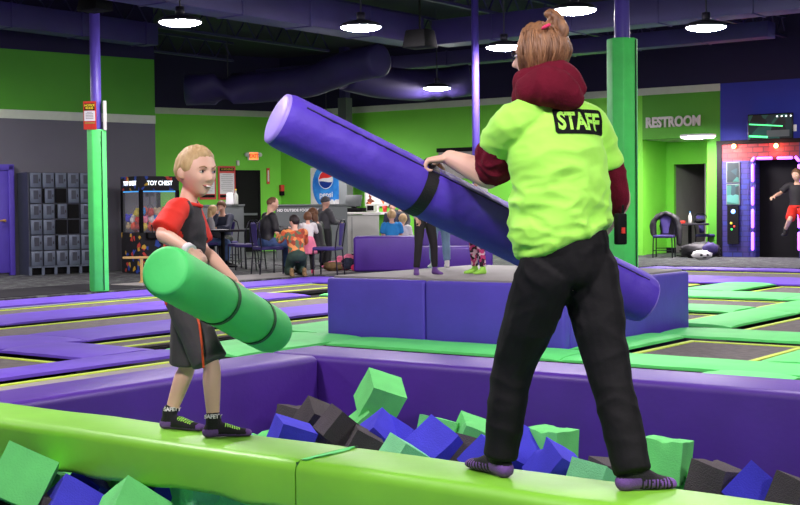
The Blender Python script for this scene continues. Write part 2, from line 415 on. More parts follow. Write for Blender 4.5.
def hand(mb, w, d, nrm, s, curl=40, thumb=1, spread=4, n=8):
    """w wrist, d direction of the hand, nrm palm normal (fingers curl towards it), s hand length / 0.18"""
    d = V(d).normalized(); nrm = (V(nrm)-d*V(nrm).dot(d)).normalized(); sd = d.cross(nrm)*thumb
    k = s
    mb.loft([w-d*.01*k, w+d*.02*k, w+d*.055*k, w+d*.085*k], [(.024*k, .018*k), (.032*k, .017*k), (.039*k, .015*k), (.038*k, .012*k)], side=sd, n=14)
    for i, (o, L) in enumerate(((.029, .070), (.010, .078), (-.010, .073), (-.029, .057))):
        p = w+d*.088*k+sd*o*k; pts = [p-d*.02*k, p]; a = math.radians(curl); dd = d; ang = 0
        dd = (d+sd*(o*spread*.5)).normalized()
        for j, f in enumerate((.45, .32, .25)):
            ang += a; q = dd*math.cos(ang)+nrm*math.sin(ang); p = p+q*L*f*k; pts.append(p)
        mb.loft(pts, [.0095*k, .0092*k, .0088*k, .008*k, .0068*k], n=n, sub=3)
    b = w+d*.022*k+sd*.024*k; t1 = b+(d*.5+sd*.8+nrm*.15).normalized()*.038*k; t2 = t1+(d*.8+sd*.25+nrm*.6*min(1, curl/40)).normalized()*.032*k; t3 = t2+(d*.7-sd*.25+nrm*.6*min(1, curl/40)).normalized()*.026*k
    mb.loft([b-d*.01*k, b, t1, t2, t3], [.013*k, .0135*k, .0105*k, .010*k, .008*k], n=n, sub=3)
def foot(mb, an, toe, s, grow=0, mi=0):
    """ankle joint to toe tip along the ground"""
    f = V((toe.x-an.x, toe.y-an.y, 0)); L = f.length; f.normalize(); z0 = toe.z
    hz = an.z-z0
    heel = V((an.x, an.y, z0))-f*.035*s
    sd = V((0, 0, 1)).cross(f)
    mb.loft([an+V((0, 0, .03*s)), an+V((0, 0, -.005)), heel+V((0, 0, .030*s))+f*.01*s], [(.036*s+grow, .040*s+grow), (.034*s+grow, .042*s+grow), (.031*s+grow, .034*s+grow)], side=sd, n=14)
    a = heel+V((0, 0, .028*s)); b = V((toe.x, toe.y, z0+.016*s))-f*.02*s
    mb.loft([a, a.lerp(b, .35)+V((0, 0, .016*s)), a.lerp(b, .7)+V((0, 0, .004*s)), b], [(.030*s+grow, .028*s+grow), (.034*s+grow, .036*s+grow), (.042*s+grow, .023*s+grow), (.034*s+grow, .015*s+grow)], side=sd, n=14)
def person(name, label, J, s, o):
    """J: joints in world space; s: height/1.75; o: options"""
    root = thing(name, label, 'person', o['root'], 0, o.get('group')); OR = V(o['root'])
    ch = o.get('child', False); hs = o.get('head', .235*s*(1.18 if ch else 1)); vx = o.get('vox', .016)
    side = (J['shR']-J['shL']).normalized(); hside = (J['hiR']-J['hiL']).normalized()
    H = headM(J['head'], o['face'], o.get('hup', V((0, 0, 1))))
    fat = o.get('fat', 1)
    pel, wai, che, nek = J['pel'], J['wai'], J['che'], J['nek']
    b = MB()
    b.loft([pel-V((0, 0, .02*s)), pel.lerp(wai, .5), wai, che, che.lerp(nek, .6), nek.lerp(che, .12)], [(.150*s*fat, .105*s*fat), (.150*s*fat, .102*s*fat), (.130*s*fat, .095*s*fat), (.155*s*fat, .108*s), (.125*s, .08*s), (.058*s, .055*s)], side=side, n=24)
    nb = J['head']+H.to_3x3() @ V((0, -.10*hs, -.28*hs))
    b.loft([nek.lerp(che, .2), nek, nb], [(.062*s, .06*s), (.054*s, .054*s), (.052*s, .056*s)], side=side, n=16)
    head_mesh(b, H, hs, ch, n=48 if vx < .01 else 28, m=36 if vx < .01 else 20)
    ar = o.get('arm', 1)
    for q in 'LR':
        sh, el, wr = J['sh'+q], J['el'+q], J['wr'+q]; hp, kn, an, to = J['hi'+q], J['kn'+q], J['an'+q], J['to'+q]
        b.loft([che.lerp(nek, .45).lerp(sh, .5), sh, sh.lerp(el, .45), el, el.lerp(wr, .3), wr], [.055*s, .052*s, .046*s, .037*s*ar, .043*s*ar, .027*s*ar], n=14)
        if 'hd'+q in o:
            d, nn, cu, th = o['hd'+q]; hand(b, wr, d, nn, s*1.0*(.92 if ch else 1), cu, th, n=8)
        else: hand(b, wr, (wr-el), o.get('palm', V((0, .3, -1))), s, 35, 1 if q == 'R' else -1, n=6)
        b.loft([pel.lerp(hp, .8), hp, hp.lerp(kn, .5), kn, kn.lerp(an, .3), an], [.082*s*fat, .084*s*fat, .072*s*fat, .052*s, .054*s, .034*s], n=16)
        foot(b, an, to, s)
    me = fuse(b, o.get('bvox', vx), 2); meshobj('body', me, o.get('skin', 'skin'), root, OR)
    # clothes
    g = o.get('loose', .014)*max(s, .7)
    if 'top' in o:
        t = MB()
        hem = o.get('hem', .25); p0 = wai.lerp(pel, 1+hem*.6)
        t.loft([p0, pel.lerp(wai, .4), wai, che, che.lerp(nek, .55), nek.lerp(che, o.get('necktop', .30))], [(.152*s*fat+g, .108*s*fat+g), (.150*s*fat+g, .104*s*fat+g), (.136*s*fat+g, .10*s*fat+g), (.160*s*fat+g, .112*s*fat+g), (.135*s+g, .088*s+g), (.072*s+g*.5, .068*s+g*.5)], side=side, n=28, capk=.25)
        sl = o.get('sleeve', 1.0)
        for q in 'LR':
            sh, el, wr = J['sh'+q], J['el'+q], J['wr'+q]
            c0 = che.lerp(nek, .45).lerp(sh, .5)
            if sl <= .6: e = sh.lerp(el, sl*1.6); pts = [c0, sh, e]; rr = [.062*s+g, .058*s+g, .056*s+g*1.7]
            else: pts = [c0, sh, sh.lerp(el, .5), el, el.lerp(wr, .5), el.lerp(wr, .96)]; rr = [.062*s+g, .057*s+g, .050*s+g, .045*s+g, .042*s+g*.8, .034*s+g*.6]
            t.loft(pts, rr, n=16, capk=.2)
        me = fuse(t, vx, 3 if vx < .01 else 2)
        if o.get('wr'): wrinkle(me, o['wr'], 9, (1, 1, 1.8), 3)
        to = meshobj(o.get('topname', 'jacket'), me, o['top'], root, OR); o['_top'] = to
    if 'legs' in o:
        t = MB(); L = o.get('leglen', 1.0)
        t.loft([pel.lerp(wai, o.get('waist', .45)), pel, pel-V((0, 0, .03*s))+(J['knL']+J['knR']-J['hiL']-J['hiR'])*.04], [(.140*s*fat+g, .100*s*fat+g), (.155*s*fat+g, .112*s*fat+g), (.14*s*fat+g, .10*s*fat+g)], side=hside, n=24, capk=.3)
        for q in 'LR':
            hp, kn, an = J['hi'+q], J['kn'+q], J['an'+q]
            if L > .6: pts = [pel.lerp(hp, .8), hp, hp.lerp(kn, .5), kn, kn.lerp(an, .45), kn.lerp(an, o.get('cuff', .9))]; rr = [.088*s*fat+g, .090*s*fat+g, .077*s*fat+g, .060*s+g, .056*s+g, .046*s+g*1.2]
            else: pts = [pel.lerp(hp, .8), hp, hp.lerp(kn, .5), hp.lerp(kn, .95)]; rr = [.088*s*fat+g, .090*s*fat+g, .086*s*fat+g*1.3, .080*s+g*2]
            t.loft(pts, rr, n=18, capk=.15)
        me = fuse(t, vx, 3 if vx < .01 else 2)
        if o.get('wr'): wrinkle(me, o['wr'], 8, (1, 1, 1.2), 9)
        meshobj(o.get('legname', 'trousers'), me, o['legs'], root, OR)
    if 'skirt' in o:
        t = MB(); t.loft([wai, pel, pel.lerp(J['knL'].lerp(J['knR'], .5), .75)], [(.14*s, .11*s), (.19*s, .16*s), (.27*s, .25*s)], side=side, n=24, capk=.1); me = fuse(t, vx, 2); wrinkle(me, .012, 14, (1, 1, .1), 2); meshobj('skirt', me, o['skirt'], root, OR)
    if 'shoes' in o:
        for q in 'LR':
            t = MB(); foot(t, J['an'+q], J['to'+q], s, .007); me = fuse(t, min(vx, .012), 2); meshobj('shoe', me, o['shoes'], root, OR)
    if o.get('hair'):
        hair_obj(H, hs, o['hair'][0], o['hair'][1], root, OR, o['hair'][2] if len(o['hair']) > 2 else .05, ch, name='beanie' if o['hair'][0] == 'beanie' else 'hair', n=72 if vx < .01 else 36, m=54 if vx < .01 else 26)
        if o['hair'][0] == 'long':
            t = MB(); R3 = H.to_3x3(); c = H @ (V((0, -.2, -.25))*hs); t.loft([c+V((0, 0, .1*hs)), c-V((0, 0, .4*hs))+R3 @ V((0, -.05*hs, 0)), c-V((0, 0, .95*hs))], [(.4*hs, .22*hs), (.38*hs, .16*hs), (.2*hs, .07*hs)], side=side, n=16)
            me = fuse(t, vx, 1); wrinkle(me, .01, 20, (1, 1, .15), 4); meshobj('hair_length', me, o['hair'][1], root, OR)
    face_parts(H, hs, root, OR, ch, smile=o.get('smile', False), detail=vx < .01, brow=o.get('brow', 'hair_mid'))
    return root, H, hs, OR
def pose(kind, base, face_deg, s, **ov):
    """joints for a simple pose at base, facing face_deg (0 = towards +Y, 90 = towards -X)"""
    P = {'stand': dict(pel=(0, 0, .95), wai=(0, 0, 1.08), che=(0, 0, 1.28), nek=(0, 0, 1.48), head=(0, .03, 1.63), shL=(-.18, 0, 1.41), shR=(.18, 0, 1.41), elL=(-.24, -.02, 1.14), elR=(.24, -.02, 1.14), wrL=(-.22, .1, .92), wrR=(.22, .1, .92),
                       hiL=(-.09, 0, .90), hiR=(.09, 0, .90), knL=(-.11, .02, .48), knR=(.11, .02, .48), anL=(-.12, -.02, .08), anR=(.12, -.02, .08), toL=(-.15, .18, 0), toR=(.15, .18, 0)),
         'sit': dict(pel=(0, 0, .56), wai=(0, .02, .69), che=(0, .06, .89), nek=(0, .09, 1.08), head=(0, .14, 1.22), shL=(-.18, .07, 1.01), shR=(.18, .07, 1.01), elL=(-.23, .12, .76), elR=(.23, .12, .76), wrL=(-.08, .34, .72), wrR=(.08, .34, .72),
                     hiL=(-.09, .02, .54), hiR=(.09, .02, .54), knL=(-.11, .44, .52), knR=(.11, .44, .52), anL=(-.11, .42, .08), anR=(.11, .42, .08), toL=(-.13, .62, 0), toR=(.13, .62, 0)),
         'kneel': dict(pel=(0, -.12, .38), wai=(0, -.05, .50), che=(0, .03, .70), nek=(0, .1, .88), head=(0, .15, 1.02), shL=(-.18, .07, .82), shR=(.18, .07, .82), elL=(-.22, .2, .62), elR=(.22, .2, .62), wrL=(-.1, .4, .68), wrR=(.1, .4, .68),
                       hiL=(-.09, -.1, .35), hiR=(.09, -.1, .35), knL=(-.12, .22, .07), knR=(.12, .22, .07), anL=(-.12, -.2, .09), anR=(.12, -.2, .09), toL=(-.12, -.32, 0), toR=(.12, -.32, 0))}[kind]
    R = Matrix.Rotation(math.radians(face_deg), 3, 'Z'); J = {}
    for k, p in P.items():
        p = ov.get(k, p); J[k] = V(base)+R @ (V(p)*s)
    fd = R @ V(ov.get('look', (0, 1, -.1)))
    return J, fd
# ------------------------------------------------------------------ the hall
CEIL = 5.3; WT = 3.83
A1 = V((-27.0, 6.82, 0)); A2 = V((-4.8, 25.7, 0))          # left wall
B1 = V((-6.95, 33.5, 0)); B2 = V((-3.27, 36.0, 0))          # far left wall
C2 = V((5.6, 29.95, 0)); C3 = V((7.13, 28.9, 0)); C4 = V((28.0, 14.6, 0))
def hit(px_, py_, A, B):
    """point of the wall AB (seen from above) at a place of the photograph"""
    d = ray(px_, py_); e = B-A; den = d.x*e.y-d.y*e.x; t = (A.x*e.y-A.y*e.x)/den
    return CAMP+d*t
def wall(name, A, B, layers, th=.2, z0=0):
    """vertical wall of stacked bands; layers: (top z, material, proud)"""
    e = (B-A); L = e.length; e.normalize(); n = V((-e.y, e.x, 0)); n = n if n.dot(A) > 0 else -n
    mb = MB(); mats = []; z = z0
    for zt, m, pr in layers:
        if m not in mats: mats.append(m)
        q = [A-n*pr, B-n*pr, B+n*th, A+n*th]
        mb.prism([(p.x, p.y) for p in q], z, zt, mats.index(m)); z = zt
    return struct(mb, name, mats)
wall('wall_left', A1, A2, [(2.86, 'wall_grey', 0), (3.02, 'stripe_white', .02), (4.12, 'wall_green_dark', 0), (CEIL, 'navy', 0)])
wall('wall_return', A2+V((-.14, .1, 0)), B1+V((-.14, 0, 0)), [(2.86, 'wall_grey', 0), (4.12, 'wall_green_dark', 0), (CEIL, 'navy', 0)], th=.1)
wall('wall_far_left', B1, B2, [(WT-.16, 'wall_green', 0), (WT, 'stripe_white', .03), (CEIL, 'navy', .0)])
wall('wall_far', B2, C2, [(WT-.16, 'wall_green', 0), (WT, 'stripe_white', .03), (CEIL, 'navy', .0)])
# restroom alcove: header, jamb, recess with its lamp, and a passage behind a door opening
e3 = (C3-C2).normalized(); n3 = V((-e3.y, e3.x, 0)); n3 = n3 if n3.y > 0 else -n3
J1 = hit(708, 200, C2, C3); J1.z = 0
HB = 2.66
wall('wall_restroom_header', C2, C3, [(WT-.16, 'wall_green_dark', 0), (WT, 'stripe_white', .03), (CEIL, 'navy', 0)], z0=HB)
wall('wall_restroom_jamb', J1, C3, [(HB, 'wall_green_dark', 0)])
K1 = C2+n3*1.62; K2 = J1+n3*1.62
wall('wall_alcove_side', C2+n3*.2-e3*.1, K1-e3*.1, [(HB+.2, 'wall_green', 0)], th=.1)
wall('wall_alcove_right', J1+n3*.2, K2, [(HB+.2, 'wall_green', 0)], th=.1)
P1 = hit(674, 200, K1, K2); P2 = hit(706, 200, K1, K2); P1.z = P2.z = 0
DT = hit(690, 164, K1, K2).z
wall('wall_alcove_back', K1-e3*.2, P1, [(.13, 'black', .02), (HB+.2, 'wall_green', 0)], th=.12)
if (K2-P2).dot(e3) > .05: wall('wall_alcove_back_end', P2, K2+e3*.2, [(HB+.2, 'wall_green', 0)], th=.12)
wall('wall_alcove_lintel', P1, P2, [(HB+.2, 'wall_green', 0)], z0=DT, th=.12)
Q1 = P1+n3*2.6-e3*.6; Q2 = P2+n3*2.6+e3*.8
wall('wall_passage', Q1, Q2, [(HB+.3, 'mat_grey', 0)])
wall('wall_passage_side', P1+n3*.12-e3*.05, P1+n3*2.6-e3*.05, [(HB+.3, 'mat_grey', 0)], th=.1)
wall('wall_passage_end', P2+n3*.12+e3*.02, P2+n3*2.6+e3*.02, [(HB+.3, 'mat_grey', 0)], th=.1)
mb = MB(); mb.prism([(p.x, p.y) for p in (C2+n3*.2, J1+n3*.2, K2+n3*3, K1+n3*3)], HB, HB+.1); struct(mb, 'ceiling_alcove', 'offwhite')
wall('wall_right', C3, C4, [(WT, 'wall_blue', 0), (CEIL, 'navy', 0)])
# floor: carpet round the trampoline court
def uvpoly(pts): return [(UV(a, b).x, UV(a, b).y) for a, b in pts]
CU0, CU1, CVA, CVB, CVC = -8.62, -4.9, -9.0, 10.25, 15.95
CR = 11.5
mb = MB()
for poly in ([(-40, -40), (CU0, -40), (CU0, 60), (-40, 60)], [(CU0, CVB), (CU1, CVB), (CU1, 60), (CU0, 60)], [(CU1, CVC), (CR, CVC), (CR, 60), (CU1, 60)], [(CR, -40), (60, -40), (60, 60), (CR, 60)], [(CU0, -40), (CR, -40), (CR, CVA), (CU0, CVA)]):
    mb.prism(uvpoly(poly), -.12, 0)
struct(mb, 'floor', 'carpet')
mb = MB()
PU0, PU1, PV0, PV1 = -.5, 5.5, -6.0, .55
for a, b, c, d in ((CU0, PU0, CVA, CVC), (PU1, CR, CVA, CVC), (PU0, PU1, PV1, CVC), (PU0, PU1, CVA, PV0)):
    mb.prism(uvpoly([(a, c), (b, c), (b, d), (a, d)]), -.30, -.14)
struct(mb, 'floor_under_court', 'black_gap')
mb = MB(); mb.prism(uvpoly([(PU0, PV0), (PU1, PV0), (PU1, PV1), (PU0, PV1)]), -.95, -.85); struct(mb, 'floor_pit', 'black_gap')
# ceiling deck
mb = MB(); mb.prism([(-45, -30), (45, -30), (45, 60), (-45, 60)], CEIL, CEIL+.2); struct(mb, 'ceiling', 'ceiling_dark')

# open-web joists under the deck, running away with the v direction
def joist(k, u, v0, v1, z=4.75):
    mb = MB(); 
    for zz in (z, z+.42): mb.box(UV(u, (v0+v1)/2, zz), (.09, v1-v0, .05), RZ)
    n = int((v1-v0)/.6)
    for i in range(n):
        a = v0+(v1-v0)*i/n; b = v0+(v1-v0)*(i+1)/n; m = (a+b)/2
        mb.tube([UV(u, a, z), UV(u, m, z+.42), UV(u, b, z)], .018, n=5)
    return tag(mb.build('ceiling_joist', 'joist'), 'long dark steel roof truss under the ceiling deck', 'truss', 'roof trusses')
for k, u in enumerate(range(-16, 17, 3)): joist(k, u, -6, 26 if u > -9 else 16)
def beam_u(v, u0, u1, z, h, w, name, mat, label, cat):
    mb = MB(); mb.box(UV((u0+u1)/2, v, z+h/2), (u1-u0, w, h), RZ)
    for u in np.arange(u0+1.2, u1, 1.5): mb.box(UV(u, v, z+h/2), (.04, w+.03, h+.03), RZ)
    return tag(mb.build(name, mat, bevel=.01), label, cat)
def beam_v(u, v0, v1, z, h, w, name, mat, label, cat):
    mb = MB(); mb.box(UV(u, (v0+v1)/2, z+h/2), (w, v1-v0, h), RZ)
    for v in np.arange(v0+1.2, v1, 1.5): mb.box(UV(u, v, z+h/2), (w+.03, .04, h+.03), RZ)
    return tag(mb.build(name, mat, bevel=.01), label, cat)
beam_v(-7.2, -2, 11.2, 3.95, .45, .5, 'air_duct', 'duct', 'purple square air duct running away above the left trampolines', 'duct')
beam_u(11.6, -6.9, 12, 3.95, .42, .5, 'air_duct', 'duct', 'purple square air duct crossing above the far right trampolines', 'duct')
beam_u(17.0, -16, -3, 4.3, .3, .4, 'air_duct', 'duct', 'thin dark air duct high above the seating area', 'duct')
beam_v(-12.4, -2, 10, 4.25, .4, .4, 'air_duct', 'duct', 'square air duct in the upper left corner above the lockers', 'duct')
mb = MB()
pp = [AT(186, 90, 27), AT(250, 88, 27), AT(305, 82, 26.5), AT(330, 74, 26), AT(352, 66, 25.5), AT(380, 60, 25)]
mb.loft(pp, [.32]*6, n=16, capk=.1); o = mb.build('round_duct', 'joist', smooth=True); tag(o, 'round flexible duct bending upwards over the seating area', 'duct')
mb = MB(); mb.loft([AT(345, 74, 27), AT(380, 82, 27.5), AT(425, 85, 28), AT(470, 80, 28)], [.34]*4, n=16, capk=.1); o = mb.build('round_duct', 'joist', smooth=True); tag(o, 'round duct curving above the drinks counter', 'duct')
for k, (x, y, D, lab) in enumerate(((322, 38, 19, 'black loudspeaker hanging beside the lamp over the left trampolines'), (420, 39, 19, 'black loudspeaker hanging under the roof truss in the middle'), (95, 2, 18.5, 'dark junction box on top of the purple post with the red sign'))):
    c = AT(x, y, D); 
    if k == 0: continue
    t = thing('hanging_speaker' if k < 2 else 'junction_box', lab, 'speaker' if k < 2 else 'box', c)
    m = MB(); m.box((0, 0, 0), (.42, .34, .26), RZ, taper=.8); m.build('speaker_body' if k < 2 else 'box_body', 'black', t, bevel=.02)
    m = MB(); m.tube([(0, 0, .12), (0, 0, CEIL-c.z)], .015); m.build('hanger_rod', 'black', t)

# lamps: dome housings with glowing lenses
LZ = 3.65
LP = [(180, 22, 'left of the frame above the lockers'), (361, 27, 'nearest above the middle of the court'), (228, 94, 'lowest in the far left over the seating'), (437, 88, 'far middle one above the drinks counter'), (574, 10, 'nearest one above the head with the hair bun'), (504, 47, 'partly hidden behind the head with the hair bun'), (706, 27, 'at the right in front of the blue wall')]
def lampform(t):
    m = MB(); n = 20; pr = [(.05, .09), (.14, .085), (.24, .055), (.285, .02), (.285, -.004), (.28, -.006)]
    vs = [V((r*math.cos(2*math.pi*k/n), r*math.sin(2*math.pi*k/n), z)) for r, z in pr for k in range(n)]; fs = [(i*n+k, i*n+(k+1) % n, (i+1)*n+(k+1) % n, (i+1)*n+k) for i in range(len(pr)-1) for k in range(n)]
    m.add(vs, fs); m.cyl((0, 0, .08), (0, 0, .20), .06); m.build('housing', 'lamp_body', t, smooth=True)
    m = MB(); pr = [(.282, .0), (.26, -.02), (.19, -.042), (.10, -.056)]
    vs = [V((r*math.cos(2*math.pi*k/n), r*math.sin(2*math.pi*k/n), z)) for r, z in pr for k in range(n)]+[V((0, 0, -.060))]; fs = [(i*n+k, i*n+(k+1) % n, (i+1)*n+(k+1) % n, (i+1)*n+k) for i in range(len(pr)-1) for k in range(n)]+[(3*n+k, 3*n+(k+1) % n, 4*n) for k in range(n)]
    m.add(vs, fs); m.build('lens', 'lens', t, smooth=True)
    m = MB(); m.tube([(0, 0, .19), (0, 0, CEIL-LZ)], .012, n=6); m.build('hanger_rod', 'lamp_body', t)
lamp0 = None
for x, y, lb in LP:
    p = G(x, y, LZ)
    if lamp0 is None: lamp0 = thing('ceiling_lamp', 'round white high bay lamp, '+lb, 'lamp', p, 0, 'round high bay lamps'); lampform(lamp0)
    else: dup(lamp0, p, 0, 'round white high bay lamp, '+lb)
for p in ((2.6, 8.5), (-2.9, 7.6), (4.6, 3.0), (-1.4, 3.0), (1.7, 1.8), (7.5, 12), (-7.8, 10.5), (9.0, 24.5), (-8.6, 17), (-7.9, 20.8), (13, 17.5), (10.6, 26)):  # unseen lamps over the near court; side ones added to brighten the background
    dup(lamp0, V((p[0], p[1], LZ)), 0, 'unseen round white high bay lamp lighting the hall, out of the picture')
dup(lamp0, V((3.4, 30.2, 3.2)), 0, 'round white lamp added unseen behind the lime shirt to brighten the far green wall')  # added low lamp, hidden from view, brightening the far wall
dup(lamp0, V((-1.8, 32.4, 2.9)), 0, 'round white lamp added unseen behind the raised bat to brighten the far green wall')  # second added low lamp for the far wall, also hidden
# unseen lamp added to light the passage behind the restroom opening
pl_ = (P1+P2)/2+n3*1.2; pl_.z = HB+.12; t = thing('passage_fill_lamp', 'small flat fill lamp added unseen in the passage behind the restroom opening', 'lamp', pl_); m = MB(); m.cyl((0, 0, 0), (0, 0, -.03), .2, n=20); m.build('lens', 'lens', t)
mb = MB(); mb.prism([(p.x, p.y) for p in (P1+n3*.1-e3*.7, P2+n3*.1+e3*.9, Q2+n3*.1, Q1+n3*.1)], HB+.15, HB+.25); struct(mb, 'ceiling_passage', 'offwhite')
# alcove lamp
p = G(698, 135.5, HB-.02)
t = thing('alcove_lamp', 'small flat white lamp in the ceiling of the restroom alcove', 'lamp', p)
m = MB(); m.cyl((0, 0, 0), (0, 0, -.05), .34, n=24); m.build('lens', 'lens', t)
m = MB(); m.cyl((0, 0, .02), (0, 0, -.03), .38, n=24); m.build('rim', 'white', t)
# ------------------------------------------------------------------ the trampoline court
def rect(u0, u1, v0, v1, z0, z1, mat, name, bevel=.02):
    mb = MB(); mb.box(UV((u0+u1)/2, (v0+v1)/2, (z0+z1)/2), (u1-u0, v1-v0, z1-z0), RZ)
    c = UV((u0+u1)/2, (v0+v1)/2, z0)
    o = mb.build(name, mat, origin=c, bevel=bevel, seg=2); o.location = c; return o
def pad(u0, u1, v0, v1, col, label):
    t = thing('safety_pad', label, 'pad', UV((u0+u1)/2, (v0+v1)/2, -.13), RZ, 'court pads')
    L = max(u1-u0, v1-v0); n = max(1, round(L/2.3)); al = v1-v0 > u1-u0
    for i in range(n):
        a = -L/2+L*i/n; b = -L/2+L*(i+1)/n; m = MB(); g = .006
        W = (u1-u0) if al else (v1-v0)
        vs = []; N = 24; K = 8
        # softly crowned cushion with sagging edges
        for iy in range(N+1):
            for ix in range(K+1):
                s_ = -1+2*ix/K; q = -1+2*iy/N
                x = s_*W/2; y = a+g+(b-a-2*g)*(iy/N)
                z = .13-.022*abs(s_)**4-.012*abs(q)**12+.004*noise.noise(V((x*3+u0*7, y*3+v0*5, 1)))
                vs.append(V((x, y, z)) if al else V((y, x, z)))
        fs = []
        for iy in range(N):
            for ix in range(K):
                p = iy*(K+1)+ix; fs.append((p, p+1, p+K+2, p+K+1))
        base = len(vs); bd = [ix for ix in range(K+1)]+[iy*(K+1)+K for iy in range(1, N+1)]+[N*(K+1)+ix for ix in range(K-1, -1, -1)]+[iy*(K+1) for iy in range(N-1, 0, -1)]
        for j in bd: w_ = vs[j]; vs.append(V((w_.x, w_.y, .085)))
        nb = len(bd)
        for j in range(nb): fs.append((bd[j], bd[(j+1) % nb], base+(j+1) % nb, base+j))
        fs.append(tuple(base+j for j in range(nb)))
        m.add(vs, fs); m.build('pad_section', col, t, smooth=False, bevel=0)
        for p in t.children[-1].data.polygons: p.use_smooth = True
        t.children[-1].data.set_sharp_from_angle(angle=math.radians(45))
    return t
Pp = 'purple_pad'; Gp = 'lime_pad'
for a in ((-8.55, -7.72, -6, 9.35, Pp, 'long purple pad rail farthest left, next to the dark floor mat'),
          (-6.62, -5.62, -6, 6.55, Pp, 'second long purple pad rail from the lockers side'),
          (-4.43, -3.5, -6, 5.4, Pp, 'wide purple pad rail that the short cross pad joins'),
          (-2.28, -1.86, -6, .6, Pp, 'narrow purple pad rail nearest to the foam pit on the left'),
          (-3.48, -2.30, -.16, .6, Pp, 'short purple cross pad behind the boy'),
          (-2.3, -1.42, .64, 2.36, Gp, 'small lime pad at the corner of the foam pit'),
          (-2.8, -1.95, 2.4, 6.5, Gp, 'lime pad along the left side of the blue platform'),
          (-1.4, 3.3, 1.75, 2.36, Gp, 'lime pad running in front of the blue platform'),
          (2.22, 2.88, .6, 1.72, Gp, 'short lime pad reaching the purple pit wall on the right'),
          (2.3, 2.9, 2.4, 3.9, Gp, 'lime pad leaving the right edge between the two long lime rails'),
          (3.35, 9, 1.75, 2.36, Gp, 'lime pad of the front row beyond the right edge'),
          (.66, 1.04, 2.4, 3.9, Gp, 'lime pad along the right side of the blue platform'),
          (.74, 9, 3.93, 4.68, Gp, 'long lime pad rail running right from the platform corner'),
          (.42, 1.04, 4.98, 8.7, Gp, 'lime pad rail running away between the dark beds on the right'),
          (1.08, 9, 7.0, 7.8, Gp, 'lime cross pad meeting the receding rail at the right edge'),
          (-1.95, .4, 6.6, 7.4, Gp, 'lime cross pad just behind the blue platform'),
          (-2, 9, 8.74, 9.8, Gp, 'far lime pad rail running across behind the second bed'),
          (-1.75, -.95, 9.84, 11.66, Gp, 'farthest lime pad, touching the far purple rail'),
          (-5.6, -2.0, 6.7, 7.45, Gp, 'lime cross pad seen left of the blue platform'),
          (-4.4, 9, 11.7, 13.35, Pp, 'far wide purple pad rail right of the green column'),
          (-4.4, 10, 15.3, 15.9, Pp, 'farthest purple pad rail next to the carpet'),
          (-8.55, -4.45, 9.4, 10.2, Pp, 'purple pad at the far left corner of the court'),
          (-4.88, -4.45, 10.25, 15.9, Pp, 'purple pad rail behind the platform next to the sofas'),
          (-7.68, -6.66, 9.0, 9.36, Pp, 'small purple end pad in the far left corner')):
    pad(*a)
def bed(u0, u1, v0, v1, label, mat='bed_mesh', z=-.06):
    c = UV((u0+u1)/2, (v0+v1)/2, z); t = thing('trampoline', label, 'trampoline', c, RZ, 'trampoline beds')
    w, d = u1-u0, v1-v0; m = MB(); m.box((0, 0, -.008), (w, d, .016)); m.build('jumping_bed', mat, t)
    s = .055; i = .06; m = MB()
    for cx, cy, a, b in ((0, d/2-i, w-2*i+s, s), (0, -d/2+i, w-2*i+s, s), (w/2-i, 0, s, d-2*i-s), (-w/2+i, 0, s, d-2*i-s)): m.box((cx, cy, .004), (a, b, .008))
    m.build('edge_stripe', 'stripe_yellow', t)
    m = MB()
    for sx in (-1, 1):
        m.tube([(sx*(w/2+.03), -d/2, -.05), (sx*(w/2+.03), d/2, -.05)], .03, n=6)
    m.build('frame_tube', 'black', t)
for a in ((-7.6, -6.74, -5.9, 8.9, 'long dark trampoline bed beside the outermost purple rail'),
          (-5.5, -4.52, -5.9, 6.6, 'long dark trampoline bed between the second and third purple rails'),
          (-3.4, -2.38, -5.9, -.26, 'dark trampoline bed in front of the short purple cross pad'),
          (-3.4, -2.9, .7, 6.6, 'dark trampoline bed behind the short purple cross pad'),
          (-1.3, 2.14, .66, 1.66, 'dark trampoline bed between the pit wall and the front lime rail'),
          (2.96, 8.9, .66, 1.66, 'dark trampoline bed next to the pit wall, right of the short lime pad'),
          (1.1, 2.22, 2.46, 3.86, 'dark trampoline bed right of the blue platform'),
          (2.98, 8.9, 2.46, 3.86, 'dark trampoline bed at the right edge between the front lime rails'),
          (1.12, 8.9, 4.76, 6.93, 'dark trampoline bed behind the long lime rail at the right edge'),
          (-1.9, .34, 5.0, 6.5, 'dark trampoline bed hidden behind the blue platform'),
          (-1.9, .34, 7.5, 8.66, 'dark trampoline bed ending below the far lime rail'),
          (1.12, 8.9, 7.9, 8.66, 'narrow dark trampoline bed at the right, before the far lime rail'),
          (-.87, 8.9, 9.9, 11.6, 'dark trampoline bed between the far lime rail and the purple rail'),
          (-4.35, -2.08, 7.55, 11.6, 'dark trampoline bed left of the farthest lime pad'),
          (-4.35, 8.9, 13.45, 15.2, 'farthest dark trampoline bed between the purple rails')):
    bed(*a)
bed(-1.8, -.56, -5.9, .5, 'light grey trampoline bed along the left wall of the foam pit', 'bed_light')
# mats beside the court
solo(MB().box((0, 0, .005), (1.5, 11, .01)), 'floor_mat', 'mat_dark', 'dark floor mat between the carpet and the purple rails', 'mat', UV(-9.5, 1.0, 0), RZ)
solo(MB().box((0, 0, .006), (1.0, 5.4, .012)), 'floor_mat', 'mat_grey', 'light grey floor mat in front of the seated man', 'mat', UV(-9.25, 9.3, 0), RZ)

